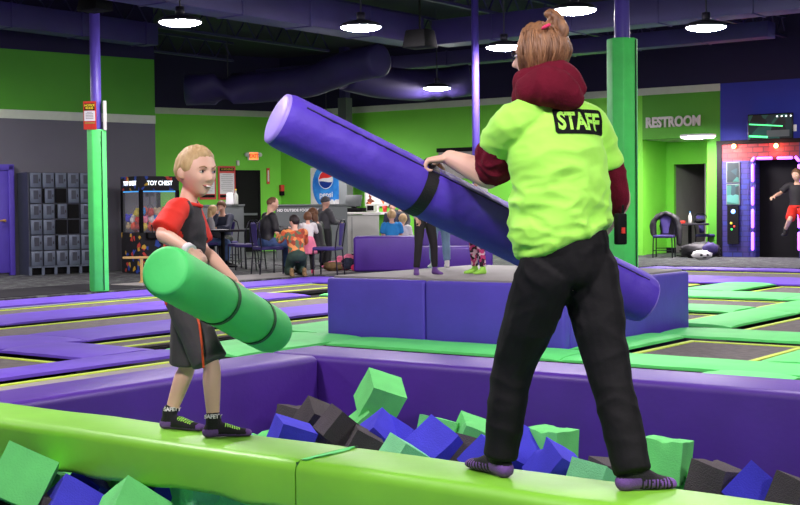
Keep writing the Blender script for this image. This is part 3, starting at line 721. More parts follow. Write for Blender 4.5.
# ------------------------------------------------------------------ blue platform
u0, u1, v0, v1, PH = -1.92, .64, 2.40, 4.93, .53
t = thing('padded_platform', 'square blue-purple padded platform with a grey top', 'platform', UV((u0+u1)/2, (v0+v1)/2, -.13), RZ)
w, d = u1-u0, v1-v0; z0, z1 = 0.0, PH+.13
def facepad(cx, cy, a, b):
    m = MB(); m.box((cx, cy, (z0+z1-.02)/2), (a, b, z1-.02)); m.build('side_pad', 'platform_blue', t, bevel=.03, seg=3)
sp_ = -w/2+1.14; facepad((-w/2+sp_)/2, -d/2+.06, sp_+w/2-.006, .12); facepad((sp_+w/2)/2, -d/2+.06, w/2-sp_-.006, .12)
facepad(w/2-.06, .06, .12, d-.13); facepad(-w/2+.06, .06, .12, d-.13); facepad(0, d/2-.06, w-.26, .12)
m = MB(); m.box((0, .0, z1-.05), (w-.10, d-.10, .10)); m.build('top_mat', 'mat_grey', t, bevel=.015)

# ------------------------------------------------------------------ foam pit walls
def pitwall(name, ub, vb, lw, along, label):
    """padded wall top at z .12"""
    t = thing(name, label, 'pit wall', UV(ub, vb, -.85), RZ, 'foam pit walls')
    L, W = lw; n = 1
    for i in range(n):
        a = -L/2+L*i/n; b = -L/2+L*(i+1)/n; m = MB()
        c = (a+b)/2; m.box((c, 0, .485) if along == 'u' else (0, c, .485), (b-a, W, .97) if along == 'u' else (W, b-a, .97)); m.build('wall_pad', 'pit_purple', t, bevel=.05, seg=4)
    return t
pitwall('pit_wall', (PU0+PU1)/2, (0+PV1)/2, (6.0, .55), 'u', 'padded purple pit wall behind the fighters, running to the right edge')
pitwall('pit_wall', -.25, (PV0+0)/2, (abs(PV0), .5), 'v', 'padded purple pit wall on the left behind the boy')
pitwall('pit_wall', 5.25, PV0/2, (abs(PV0), .5), 'v', 'padded purple pit wall on the camera side, out of the picture')
pitwall('pit_wall', 2.5, PV0+.25, (5.0, .5), 'u', 'padded purple pit wall at the near end, out of the picture')

# ------------------------------------------------------------------ green beam
BU0, BU1, BV = 0.02, 4.98, -2.90; BW, BH, BT = .40, .215, .14
seamu = 0
for k in range(60):
    u = .2+k*.08; 
q = G(329, 452, BT); seamu = (q-O0).dot(UB)
t = thing('balance_beam', 'padded lime green balance beam across the foam pit', 'beam', UV(0, BV, BT-BH), RZ)
def beampad(a, b):
    m = MB(); n = 40; prof = []
    R_ = .05
    for (cx, cz, a0) in ((BW/2-R_, BH-R_, 0), (-BW/2+R_, BH-R_, 90), (-BW/2+.03, .03, 180), (BW/2-.03, .03, 270)):
        r = R_ if cz > .1 else .03
        for j in range(5): an = math.radians(a0+90*j/4); prof.append((cx+r*math.cos(an), cz+r*math.sin(an)))
    P = len(prof); vs = []
    for i in range(n+1):
        u = a+(b-a)*i/n; e = min(1, min(i, n-i)/1.0+.0); e = .985+.015*e
        for (y, z) in prof:
            dz = .006*noise.noise(V((u*2.2, y*3, z*3))) if z > BH*.6 else .016*noise.noise(V((u*5, y*2, z*6)))*(1 if z < .05 else .4)
            vs.append(V((u, y*e+(dz if z < BH*.6 else 0), (z-BH/2)*e+BH/2+dz*.8)))
    fs = [(i*P+j, i*P+(j+1) % P, (i+1)*P+(j+1) % P, (i+1)*P+j) for i in range(n) for j in range(P)]+[tuple(range(P)), tuple(n*P+j for j in range(P-1, -1, -1))]
    m.add(vs, fs); o = m.build('beam_pad', 'beam_green', t, smooth=True); o.data.set_sharp_from_angle(angle=math.radians(50)); return o
bp = beampad(BU0, seamu-.004); beampad(seamu+.004, BU1)
m = MB(); m.box((seamu, 0, BH/2), (.012, BW-.03, BH-.02)); m.build('seam', 'seam_green', t)
m = MB(); N = 16; vs = []
for i in range(N+1):
    y = -BW/2+.03+(BW-.06)*i/N; w_ = .012+.016*math.sin(i/N*math.pi)+.006*noise.noise(V((i*.7, 0, 0)))
    z = BH+.004+.012*abs(noise.noise(V((i*.9, 2, 0))))
    vs += [V((seamu+.006, y, BH+.002)), V((seamu+.006+w_*1.2+.02, y, z))]
fs = [(2*i, 2*i+1, 2*i+3, 2*i+2) for i in range(N)]; m.add(vs, fs); m.v += [p-V((0, 0, .004)) for p in m.v]; nn = len(fs); m.f += [tuple(x+len(vs) for x in reversed(f)) for f in fs]; m.mi += [0]*nn
m.build('loose_flap', 'lime_pad', t)

# ------------------------------------------------------------------ foam cubes
BS = .22
def cube_mesh(seed, s=BS, torn=False):
    m = MB(); bm = bmesh.new(); bmesh.ops.create_cube(bm, size=s); bmesh.ops.subdivide_edges(bm, edges=bm.edges, cuts=7, use_grid_fill=True)
    rd = random.Random(seed); o = V((seed*3.1, 0, 0)); bites = []
    if torn:
        for _ in range(4):
            p = V([rd.choice((-1, 1))*s/2 for _ in range(3)]); p[rd.randrange(3)] = rd.uniform(-.4, .4)*s; bites.append((p, rd.uniform(.02, .045)))
    for v in bm.verts:
        q = v.co*10/ (s/.22)+o; v.co += V((noise.noise(q), noise.noise(q+V((9, 0, 0))), noise.noise(q+V((0, 9, 0)))))*.003
        for p, r in bites:
            dd = (v.co-p).length
            if dd < r: v.co += (-p.normalized())*(r-dd)*.7
    me = bpy.data.meshes.new('foam_cube'); bm.to_mesh(me); bm.free()
    for p in me.polygons: p.use_smooth = True
    me.set_sharp_from_angle(angle=math.radians(35)); return me
FM = {c: [cube_mesh(i+10*k, torn=i > 1) for i in range(4)] for k, c in enumerate(('foam_green', 'foam_blue', 'foam_grey', 'foam_pale'))}
for c, L in FM.items():
    for me in L: me.materials.append(MATS[c])
placed = []
CN = {'foam_green': 'green', 'foam_blue': 'blue', 'foam_grey': 'dark grey', 'foam_pale': 'pale mint green'}
def foam(c, loc, rot, label, i=0, sc=1, group='foam cubes in the pit'):
    o = bpy.data.objects.new('foam_cube', FM[c][i % 4]); COL.objects.link(o); o.location = loc; o.rotation_euler = [math.radians(a) for a in rot]; o.scale = (sc, sc, sc)
    tag(o, label, 'foam cube', group); placed.append(V(loc)); return o
g_, b_, k_, p_ = 'foam_green', 'foam_blue', 'foam_grey', 'foam_pale'
for c, x, y, D, rot, lb, sc, i in (
    (g_, 380, 397, 8.15, (28, 20, 20), 'green foam cube standing highest of the pile, near the pit corner', 1.05, 0),
    (g_, 364, 431, 8.1, (10, 50, 20), 'green foam cube directly under the topmost one', .95, 1),
    (k_, 338, 428, 7.6, (10, 40, 30), 'grey foam cube at the right of the grey pair near the pit corner', .82, 0),
    (k_, 316, 421, 7.95, (30, 24, 30), 'grey foam cube at the left of the grey pair near the pit corner', .86, 1),
    (k_, 298, 424, 8.5, (5, 10, 50), 'dark foam cube lying against the wall at the pit corner', 1, 3),
    (k_, 362, 446, 7.5, (5, 30, 10), 'low grey foam cube in front of the grey pair', .8, 0),
    (b_, 290, 441, 7.55, (8, 20, 20), 'blue foam cube left of the grey pair, behind the boy\'s front foot', 1, 0),
    (g_, 331, 434, 8.4, (5, 4, 20), 'green foam cube showing a thin strip between the grey pair and the topmost cube', 1, 1),
    (b_, 378, 442, 7.7, (30, 46, 10), 'blue foam cube right below the topmost green one', 1.1, 0),
    (b_, 401, 446, 7.75, (20, 34, 50), 'blue foam cube overlapping its blue neighbour right of the topmost green one', 1.05, 1),
    (p_, 402, 462, 7.2, (10, 32, 30), 'pale foam cube peeking over the beam between the blue ones', .95, 0),
    (b_, 437, 452, 7.4, (30, 42, 60), 'blue foam cube tilted in front of two green ones left of the staff member', 1.15, 0),
    (g_, 440, 439, 7.9, (10, 12, 70), 'green foam cube behind the tilted blue one', 1.1, 1),
    (g_, 474, 442, 7.8, (14, 22, 10), 'green foam cube right beside the staff member\'s left leg', 1.1, 2),
    (k_, 470, 457, 7.35, (10, 30, 60), 'small grey foam cube before the green ones beside the staff member\'s left leg', .85, 0),
    (b_, 487, 462, 7.2, (40, 20, 60), 'blue foam cube behind the staff member\'s left ankle', .9, 1),
    (b_, 518, 461, 7.3, (48, 30, 20), 'blue foam cube with its corner up, right of the staff member\'s left leg', 1.25, 0),
    (g_, 550, 449, 7.35, (2, 3, 50), 'green foam cube standing upright between the staff member\'s legs', 1.06, 2),
    (b_, 556, 471, 6.95, (24, 30, 30), 'blue foam cube in front of the upright green one between the legs', 1.0, 3),
    (p_, 590, 484, 6.7, (10, 24, 60), 'pale foam cube peeking over the beam between the staff member\'s legs', .9, 0),
    (k_, 613, 482, 7.0, (4, 8, 20), 'flat grey foam cube behind the staff member\'s right leg', 1, 1),
    (g_, 666, 460, 6.9, (4, 6, 62), 'green foam cube standing upright right of the staff member\'s right leg', 1.02, 2),
    (g_, 694, 490, 6.9, (4, 6, 12), 'green foam cube low beside the upright one on the right', .7, 1),
    (k_, 716, 486, 6.7, (10, 10, 40), 'grey foam cube with torn edges near the right foot', 1, 3),
    (b_, 755, 494, 6.5, (40, 20, 70), 'blue foam cube with its corner up at the right', 1.0, 0),
    (k_, 797, 500, 6.3, (10, 20, 30), 'grey foam cube cut by the right edge of the picture', .9, 1),
    (g_, 22, 480, 6.0, (-22, 26, 6), 'large green foam cube at the left edge, highest of the front pile', 1.12, 0),
    (g_, 56, 490, 6.8, (10, 10, 60), 'green foam cube right behind the large one at the left edge', 1, 1),
    (k_, 88, 474, 7.0, (20, 18, 50), 'black foam cube tucked under the beam at the left', .95, 3),
    (k_, 116, 475, 7.3, (0, 10, 30), 'small grey foam cube deep under the beam', .8, 1),
    (b_, 107, 485, 6.75, (30, 40, 30), 'blue foam cube under the beam right of the black one', .9, 1),
    (b_, 68, 516, 5.95, (46, 34, 20), 'blue foam cube with its corner up at the lower left', 1.05, 0),
    (b_, 90, 502, 6.3, (20, 24, 60), 'blue foam cube lying between the lower left one and the green peak', .95, 1),
    (g_, 132, 487, 6.5, (10, 16, 20), 'green foam cube right under the beam, behind the pale peak', 1.2, 1),
    (g_, 128, 521, 5.75, (50, 36, 20), 'green foam cube with its corner up at the bottom, left of centre', 1.1, 0),
    (b_, 168, 493, 6.4, (10, 14, 30), 'blue foam cube under the beam between the green ones', 1.1, 1),
    (p_, 208, 506, 5.9, (6, 10, 30), 'pale torn foam cube at the bottom under the boy', 1.3, 3),
    (p_, 250, 513, 5.8, (6, 14, 60), 'pale torn foam cube at the bottom right under the boy', 1.0, 2),
    (b_, 285, 514, 5.8, (10, 10, 20), 'blue foam cube at the bottom edge below the beam seam', 1.0, 1),
    (k_, 42, 518, 6.0, (10, 14, 70), 'dark foam cube at the bottom between the green and blue ones at the left', 1, 3),
    (k_, 3, 520, 6.0, (10, 14, 20), 'dark foam cube in the bottom left corner', 1, 3)):
    foam(c, AT(x, y, D), rot, lb, i, sc)
cyc = [g_, b_, k_, b_, g_, k_, p_, b_, k_, g_]
rd = random.Random(3); k = 0; REST = MB()
for iv in range(24):
    for iu in range(22):
        for lay in range(2):
            u = .14+iu*.225+(.1 if lay else 0); v = -.14-iv*.225-(.1 if lay else 0)
            if u > 4.85 or v < -4.6: continue
            z = (-.72, -.54)[lay]
            rise = .22*sstep(1.4, .2, u)*sstep(-.3, -1.5, v)
            p = UV(u+rd.uniform(-.02, .02), v+rd.uniform(-.02, .02), z+rise+rd.uniform(-.02, .03))
            if lay == 0: continue
            if min((p-q).length for q in placed) < .17: continue
            c = cyc[(k*7+iv) % 10]; k += 1
            if k > 250:
                bm_ = Matrix.LocRotScale(p, Matrix.Rotation(rd.uniform(0, 1.5), 3, 'Z') @ Matrix.Rotation(rd.uniform(-.4, .4), 3, 'X'), V((1, 1, 1)))
                REST.box((0, 0, 0), (BS, BS, BS), mi=[g_, b_, k_, p_].index(c)); REST.v[-8:] = [bm_ @ q for q in REST.v[-8:]]; continue
            r = foam(c, p, (rd.uniform(-25, 25), rd.uniform(-25, 25), rd.uniform(0, 90)), CN[c]+' foam cube among those filling the pit below the others', rd.randrange(4), 1.02, CN[c]+' foam cubes filling the pit')

tag(REST.build('foam_cube_filling', [g_, b_, k_, p_]), 'mixed foam cubes filling the near half of the pit', 'foam cubes', kind='stuff')
# ------------------------------------------------------------------ columns
def col(cx, cy, zbase, padtop, padw, pr, pmat, lab, padn=4, rz=0, flare=0):
    t = thing('padded_column', lab, 'column', (cx, cy, zbase), rz)
    m = MB(); r = padw/2
    if padtop:
        H_ = padtop-zbase; n = 8
        c = [(-r, -r*.45), (-r*.45, -r), (r*.45, -r), (r, -r*.45), (r, r*.45), (r*.45, r), (-r*.45, r), (-r, r*.45)]
        m.prism(c, 0, H_); m.build('column_pad', 'column_green', t, bevel=.012)
        m = MB(); m.tube([(r*.45+.01, -r-.002, .02), (r*.45+.01, -r-.002, H_-.02)], .008, n=5); m.build('pad_seam', 'seam_green', t)
    m = MB(); m.cyl((0, 0, .0), (0, 0, CEIL-zbase), pr, n=24); m.build('pole', pmat, t, smooth=True)
    return t
pL = G(99.5, 291, 0)
cl = col(pL.x, pL.y, 0, 2.33, .27, .075, 'pole_purple', 'purple steel post with a green padded foot, in front of the lockers', rz=.2)
pR = AT(623, 268, 13.45)
col(pR.x, pR.y, 0, AT(622, 39, 13.45).z, .29, .078, 'pole_purple', 'purple post with a tall green pad behind the blue platform, beside the staff member', rz=.35)
pM = AT(476, 150, 21); col(pM.x, pM.y, 0, 0, 0, .06, 'pole_purple', 'slim purple post without padding left of the staff member\'s head')
m = MB(); q = AT(345, 110, 33.7); t = thing('steel_post', 'grey square post in the far corner behind the raised purple bat', 'post', (q.x, q.y, 0), RZ)
m.box((0, 0, 2.0), (.26, .26, 4.0)); m.build('post_shaft', 'half_wall', t); m = MB(); m.box((0, 0, (3.6+CEIL)/2), (.20, .20, CEIL-3.6)); m.build('post_head', 'duct', t)
# signs on the left column
def sign_on(root, name, c, w, h, layers, texts, rz=0, y=(0, 0, 1)):
    pass
t = thing('notice_sign', 'small red notice with yellow heading on the purple post at the left', 'sign', (pL.x-.02, pL.y-.14, 0), -.15)
s_ = pL.y/1300
zt, zb = AT(92, 102, pL.y).z, AT(92, 130, pL.y).z; xc = AT(92, 115, pL.y).x-pL.x
W_, H_ = .19, zt-zb; zc = (zt+zb)/2
m = MB(); m.box((xc+.02, 0, zc), (W_, .012, H_)); m.build('board', 'red_sign', t)
m = MB(); m.box((xc+.02, -.008, zc+H_*.30), (W_*.78, .006, H_*.24)); m.build('heading_field', 'black', t)
m = MB(); m.box((xc+.02, -.008, zc-H_*.02), (W_*.86, .006, H_*.36)); pf = m.build('paper', 'white', t)
m = MB(); m.box((xc+.02, -.008, zc-H_*.27), (W_*.8, .006, H_*.06)); m.build('footer_field', 'gold', t)
text_on('printed_text', 'NOTICE', .042, 'yellow', t, frame4((xc+.02, -.013, zc+H_*.35), (1, 0, 0), (0, 0, 1)), .002, .0008)
text_on('printed_text', 'RULES', .042, 'yellow', t, frame4((xc+.02, -.013, zc+H_*.25), (1, 0, 0), (0, 0, 1)), .002, .0008)
for i in range(5):
    m = MB(); m.box((xc+.02, -.0125, zc+H_*(.11-.055*i)), (W_*(.6 if i else .4), .001, .008)); m.build('text_line', 'mat_grey', t)
m = MB(); x2 = AT(105, 115, pL.y).x; m.box((0, 0, 0), (.05, .16, zt-zb+.02)); solo(m, 'brochure_holder', 'offwhite', 'narrow white brochure holder on the side of the purple post', 'holder', (x2, pL.y-.02, zc), .25, bevel=.006)

# ------------------------------------------------------------------ left wall: door, lockers, claw machine
eL = (A2-A1).normalized(); nL = V((eL.y, -eL.x, 0)); aL = math.atan2(eL.y, eL.x)
a = hit(-14, 200, A1, A2); b = hit(12.5, 200, A1, A2); a.z = b.z = 0; dtop = hit(8, 165, A1, A2).z
t = thing('door_1', 'purple door in the left wall', 'door', (a+b)/2+nL*.03, aL); t['kind'] = 'structure'; del t['label']; del t['category']
w = (b-a).length
m = MB(); m.box((0, 0, dtop/2), (w-.2, .05, dtop-.1)); m.build('door_leaf', 'door_purple', t, bevel=.01)
m = MB(); m.box((-w/2+.05, 0, dtop/2), (.1, .1, dtop)); m.box((w/2-.05, 0, dtop/2), (.1, .1, dtop)); m.box((0, 0, dtop-.05), (w, .1, .1)); m.build('door_frame', 'door_purple', t, bevel=.01)
m = MB(); m.cyl((w/2-.2, -.03, 1.0), (w/2-.2, -.09, 1.0), .025); m.tube([(w/2-.2, -.09, 1.0), (w/2-.32, -.09, 1.0)], .014); m.build('handle', 'gold', t)
# lockers: one bank of five columns by six doors
LA = hit(29.5, 200, A1+nL*.45, A2+nL*.45); LB_ = hit(92, 200, A1+nL*.45, A2+nL*.45)
LA = LA-eL*.0; LA.z = LB_.z = 0; Lw = (LB_-LA).length; lh = AT(60, 172.5, (LA.y+LB_.y)/2).z
t = thing('locker_bank', 'dark grey bank of small lockers beside the purple door', 'lockers', LA-nL*.02, aL)
D_ = .42; cw = Lw/5.0; base = .16
m = MB(); m.box((Lw/2, D_/2+.01, (lh+base)/2), (Lw, D_-.02, lh-base)); m.build('carcass', 'locker_side', t)
m = MB(); m.box((-.012, D_/2, lh/2), (.024, D_+.02, lh)); m.build('end_panel', 'locker_side', t)
m = MB(); m.box((Lw/2, .004, base-.01), (Lw, .03, .03)); 
for i in range(6): m.box((i*cw, .004, base/2), (.05, .03, base))
m.build('plinth', 'locker', t)
m = MB(); m.box((Lw/2, .08, base/2), (Lw, .02, base-.02)); m.build('plinth_recess', 'black', t)
rh = (lh-base)/6
openc = {(2, 4), (2, 2), (3, 3), (3, 2)}; ajar = {(1, 4), (2, 3), (2, 1)}
for i in range(5):
    for j in range(6):
        cx = (i+.5)*cw; cz = base+(j+.5)*rh
        if (i, j) in openc:
            m = MB(); m.box((cx, -.004, cz), (cw*.86, .012, rh*.9)); m.build('dark_compartment_panel', 'black', t); continue  # black panel stands in for the shade inside an open locker
        x0 = cx-(.43*cw if (i, j) not in ajar else .28*cw)
        if (i, j) in ajar: m = MB(); m.box((cx-.36*cw, -.004, cz), (cw*.16, .01, rh*.9)); m.build('dark_gap_panel', 'black', t)  # black strip for the shade beside an ajar door
        m = MB(); ww = cx+.43*cw-x0; m.box((x0+ww/2, -.012, cz), (ww, .02, rh*.93)); d_ = m.build('door', 'locker', t, bevel=.004)
        m = MB(); m.box((x0+ww/2, -.024, cz+.02), (ww*.42, .006, rh*.55)); 
        m.build('vent_panel', 'locker_side', d_)
        m = MB(); m.box((x0+ww*.85, -.026, cz), (.02, .012, .05)); m.build('latch', 'lamp_body', d_)
# claw machine, seen on its corner
nc = G(141.5, 274, 0); mh = AT(141.5, 176, nc.y).z
ang = math.radians(42); ex = V((math.cos(ang*.55), math.sin(ang*.55), 0)); 
t = thing('claw_machine', 'black corner prize machine with glass sides full of plush toys', 'machine', nc, math.radians(38))
S_ = .80
def bx(*a, **k): m = MB(); m.box(*a, **k); return m
m = MB(); m.box((S_/2, S_/2, .375), (S_, S_, .75)); m.build('cabinet', 'prize_art', t, bevel=.01)
m = MB(); m.box((S_/2, S_/2, mh-.13), (S_, S_, .26)); m.build('header', 'prize_art', t, bevel=.01)
for cx, cy in ((.03, .03), (S_-.03, .03), (.03, S_-.03), (S_-.03, S_-.03)): bx((cx, cy, .75+(mh-1.01)/2), (.06, .06, mh-1.01)).build('corner_post', 'black', t)
for c_, d_ in (((S_/2, .02, (.75+mh-.26)/2), (S_-.12, .008, mh-1.02)), ((.02, S_/2, (.75+mh-.26)/2), (.008, S_-.12, mh-1.02))): bx(c_, d_).build('glass_pane', 'glass', t)
bx((S_/2, S_-.02, (.75+mh-.26)/2), (S_-.12, .008, mh-1.02)).build('glass_pane', 'glass', t); bx((S_-.02, S_/2, (.75+mh-.26)/2), (.008, S_-.12, mh-1.02)).build('glass_pane', 'glass', t)
for k, (o_, x_) in enumerate((((S_/2, -.006, mh-.13), (1, 0, 0)), ((-.006, S_/2, mh-.13), (0, -1, 0)))):
    text_on('header_text', 'TOY CHEST', .115, 'led_white', t, frame4(o_, x_, (0, 0, 1)), .001, .003, .85)
m = MB(); m.box((S_/2, S_/2, mh-.32), (.12, .12, .1)); m.tube([(S_/2, S_/2, mh-.3), (S_/2, S_/2, mh-.5)], .015)
for q in range(3): an = q*2.09; m.tube([(S_/2, S_/2, mh-.5), (S_/2+.08*math.cos(an), S_/2+.08*math.sin(an), mh-.58), (S_/2+.03*math.cos(an), S_/2+.03*math.sin(an), mh-.68)], .01)
m.build('claw', 'lamp_body', t)
m = MB(); m.box((S_/2, .03, mh-.28), (S_-.14, .02, .02)); m.box((.03, S_/2, mh-.28), (.02, S_-.14, .02)); m.build('light_strip', 'led_cyan', t)
m = MB(); m.box((.25, -.05, .70), (.3, .1, .1)); m.cyl((.2, -.06, .74), (.2, -.06, .86), .012); m.ell((.2, -.06, .87), .025, n=8, m=6); m.build('control_panel', 'black_gloss', t)
toy_mats = ['yellow', 'stripe_orange', 'pink', 'led_white', 'tee_blue', 'red_sign', 'hair_pale', 'tee_red', 'foam_blue']
Rz = Matrix.Rotation(math.radians(38), 3, 'Z'); rd = random.Random(5)
for i in range(48):
    l = V((.12+.14*(i % 5)+rd.uniform(-.02, .02), .12+.19*((i//5) % 4)+rd.uniform(-.03, .03), .84+.14*(i//20)+rd.uniform(-.01, .03)))
    r = rd.uniform(.065, .085); mt = toy_mats[i % 9] if toy_mats[i % 9] != 'led_white' else 'top_white'
    t2 = thing('plush_toy', {'yellow': 'yellow', 'stripe_orange': 'orange', 'pink': 'pink', 'top_white': 'white', 'tee_blue': 'light blue', 'red_sign': 'brick red', 'hair_pale': 'beige', 'tee_red': 'bright red', 'foam_blue': 'deep blue'}[mt]+' round plush toy in the heap inside the prize machine', 'toy', nc+Rz @ l, rd.uniform(0, 6), 'plush toys in the prize machine')
    m = MB(); m.ell((0, 0, 0), (r, r*.9, r), n=12, m=8); m.build('toy_body', mt, t2, smooth=True)
    m = MB(); m.ell((r*.6, 0, r*.85), .028, n=8, m=6); m.ell((-r*.6, 0, r*.85), .028, n=8, m=6); m.build('ears', mt, t2, smooth=True)
for i in range(14):
    l = V((.08+.09*(i % 5) if i < 7 else -.012, -.012 if i < 7 else .1+.1*(i % 6), .12+.08*(i % 7)))
# wooden stand
q = G(142, 283, 0); t = thing('wooden_stand', 'small pale wooden rail on posts beside the boy\'s green bat', 'stand', (q.x, q.y, 0), .08)
hh = AT(142, 257.5, q.y).z
bx((.18, 0, hh), (.95, .07, .035)).build('top_rail', 'wood', t, bevel=.004)
for x_ in (0, .42): bx((x_, 0, hh/2), (.045, .045, hh-.03)).build('post', 'wood', t, bevel=.004)
for x_ in (0, .42): bx((x_, 0, .015), (.06, .3, .03)).build('foot', 'wood', t, bevel=.004)

# ------------------------------------------------------------------ far left wall fittings
eF = (B2-B1).normalized(); nF = V((eF.y, -eF.x, 0)); aF = math.atan2(eF.y, eF.x)
def on_wall(x0, y0, x1, y1, A, B, off=.02):
    a = hit(x0, y0, A, B); b = hit(x1, y1, A, B); e = (B-A).normalized(); n = V((e.y, -e.x, 0))
    c = (a+b)/2+n*off; return c, abs((b-a).dot(e)), abs(a.z-b.z), math.atan2(e.y, e.x)
for k, (x0, x1, lb) in enumerate(((217.5, 235.5, 'red-framed white poster with rules beside the black exit door'), (199, 215.8, 'red-framed white poster with rules, half hidden behind the boy\'s head'))):
    c, w, h, r = on_wall(x0, 166, x1, 199.5, B1, B2)
    t = thing('rules_poster', lb, 'poster', c, r)
    bx((0, 0, 0), (w, .02, h)).build('frame', 'red_sign', t)
    bx((0, -.012, h*.40), (w*.8, .006, h*.10)).build('heading_field', 'black', t)
    bx((0, -.012, -.02), (w*.82, .006, h*.62)).build('paper', 'white', t)
    bx((0, -.012, -h*.40), (w*.82, .006, h*.08)).build('footer_field', 'black', t)
    text_on('printed_text', 'WARNING', .075, 'yellow', t, frame4((0, -.017, h*.40), (1, 0, 0), (0, 0, 1)), 0, .001)
    for i in range(9): bx((0, -.016, h*.24-i*h*.06), (w*(.66 if i % 4 else .5), .002, .012)).build('text_line', 'mat_grey', t)
c, w, h, r = on_wall(237, 172, 257, 176, B1, B2, .03)
c.z = 0; hd = hit(247, 172.5, B1, B2).z
t = thing('door_2', '', '', c, r); t['kind'] = 'structure'
bx((0, 0, hd/2), (w, .06, hd)).build('door_leaf', 'door_black', t)
m = MB(); m.box((-w/2-.03, 0, hd/2), (.06, .1, hd)); m.box((w/2+.03, 0, hd/2), (.06, .1, hd)); m.box((0, 0, hd+.03), (w+.12, .1, .06)); m.build('door_frame', 'black', t)
bx((0, -.06, 1.02), (w*.8, .04, .06)).build('push_bar', 'half_wall', t); bx((-w*.1, -.035, .62), (w*.7, .02, .03)).build('kick_rail', 'half_wall', t)
c, w, h, r = on_wall(245.5, 152, 258.5, 160.5, B1, B2, .06)
t = thing('exit_sign', 'orange lit EXIT sign with two small lamps over the black door', 'sign', c, r)
bx((0, 0, 0), (w*.8, .08, h)).build('box', 'white', t, bevel=.008); bx((0, -.042, 0), (w*.66, .01, h*.86)).build('lit_face', 'exit_orange', t)
text_on('printed_text', 'EXIT', h*.62, 'red_sign', t, frame4((0, -.049, 0), (1, 0, 0), (0, 0, 1)), .004, .002)
for s in (-1, 1): m = MB(); m.ell((s*w*.52, -.02, .04), (.06, .06, .06), n=10, m=8); m.build('emergency_lamp', 'white', t, smooth=True)
c, w, h, r = on_wall(236, 160.5, 238.6, 165.5, B1, B2, .03); solo(bx((0, 0, 0), (w, .06, h)), 'wall_switch', 'offwhite', 'small white box on the green wall between poster and exit sign', 'switch', c, r, bevel=.008)
c, w, h, r = on_wall(266.3, 168, 269.3, 184, B1, B2, .02); t = thing('extinguisher_sign', 'narrow red vertical strip sign on the green wall right of the exit door', 'sign', c, r); bx((0, 0, 0), (w, .02, h)).build('board', 'red_sign', t); bx((0, -.012, 0), (w*.5, .004, h*.7)).build('text_line', 'offwhite', t)
c, w, h, r = on_wall(279, 185, 283.5, 195.5, B1, B2+eF*2, .06); t = thing('fire_alarm_box', 'small red and black alarm box in the far corner of the green walls', 'alarm', c, r); bx((0, 0, h*.2), (w, .1, h*.6)).build('alarm_body', 'red_sign', t); bx((0, 0, -h*.3), (w, .1, h*.4)).build('strobe', 'black', t)

# ------------------------------------------------------------------ far wall: soft drink panel, menu, boards
c, w, h, r = on_wall(311.5, 168, 345, 208, B2, C2, .03)
t = thing('drink_sign', 'white drinks panel with a round blue, red and white emblem', 'sign', c, r)
bx((0, 0, 0), (w, .04, h)).build('panel', 'offwhite', t)
def disc(cx, cz, r0, y, mat, name, f=None, ax=1.0):
    m = MB(); n = 40; vs = [V((cx+ax*r0*math.cos(2*math.pi*k/n), y, cz+r0*math.sin(2*math.pi*k/n))) for k in range(n)]
    vs = [V((min(w/2, max(-w/2, p.x)), p.y, min(h/2, max(-h/2, p.z)))) for p in vs]
    vs2 = [p+V((0, .006, 0)) for p in vs]; m.add(vs+vs2, [tuple(range(n)), tuple(range(2*n-1, n-1, -1))]+[(k, (k+1) % n, n+(k+1) % n, n+k) for k in range(n)]); return m.build(name, mat, t)
M('drink_blue', (30, 96, 190), .4, .35, 3, rgb2=(60, 150, 225)); M('emblem_blue', (20, 50, 140), .4, 0); M('emblem_red', (216, 44, 50), .4, 0)
disc(.0, .06, h*.56, -.026, 'drink_blue', 'blue_field', ax=.80)
ec = (.0-w*.03, h*.20); er = h*.225
disc(ec[0], ec[1], er, -.032, 'white', 'emblem_ring')
def seg(fn, mat, name, y):
    m = MB(); n = 24; top = []; 
    xs = [ec[0]-er*.93+er*1.86*i/n for i in range(n+1)]
    a = []; b = []
    for x in xs:
        hh_ = math.sqrt(max(0, (er*.93)**2-(x-ec[0])**2)); lo, hi = fn((x-ec[0])/er, hh_/er); lo = max(-hh_/er, lo); hi = min(hh_/er, hi); hi = max(hi, lo)
        a.append(V((x, y, ec[1]+lo*er))); b.append(V((x, y, ec[1]+hi*er)))
    vs = a+b; fs = [(i, i+1, n+2+i, n+1+i) for i in range(n)]; m.add(vs, fs); m.build(name, mat, t)
seg(lambda x, hh_: (.18-.10*math.sin(x*2.6)+.25*x, 2), 'emblem_red', 'emblem_red_wave', -.034)
seg(lambda x, hh_: (-2, -.22-.12*math.sin(x*2.2)+.10*x), 'emblem_blue', 'emblem_blue_wave', -.034)
text_on('printed_text', 'pepsi', h*.20, 'white', t, frame4((-.02, -.036, -h*.17), (1, 0, 0), (0, 0, 1)), .003, .001)
text_on('printed_text', 'PASO', h*.24, 'white', t, frame4((w*.28, -.07, -h*.40), (1, 0, 0), (0, 0, 1)), .02, .02)
c, w, h, r = on_wall(345.2, 176, 352.5, 209, B2, C2, .10); c.z = 0
solo(bx((0, 0, 1.05), (w, .2, 2.1)), 'wall_pier', 'half_wall', 'grey pier beside the drinks panel', 'pier', c, r)
c, w, h, r = on_wall(347.8, 192, 351, 198.5, B2, C2, .22); solo(bx((0, 0, 0), (w, .02, h)), 'wall_switch', 'white', 'white light switch on the grey pier beside the drinks panel', 'switch', c, r)
c, w, h, r = on_wall(366, 176, 399, 206, B2, C2, .04)
t = thing('menu_board', 'white menu board with food pictures behind the counter', 'menu', c, r); bx((0, 0, 0), (w, .05, h)).build('board', 'offwhite', t); bx((0, -.03, -.02), (w*.9, .01, h*.8)).build('food_pictures', 'menu_pics', t)
c, w, h, r = on_wall(440, 150.5, 477, 178, B2, C2, .05)
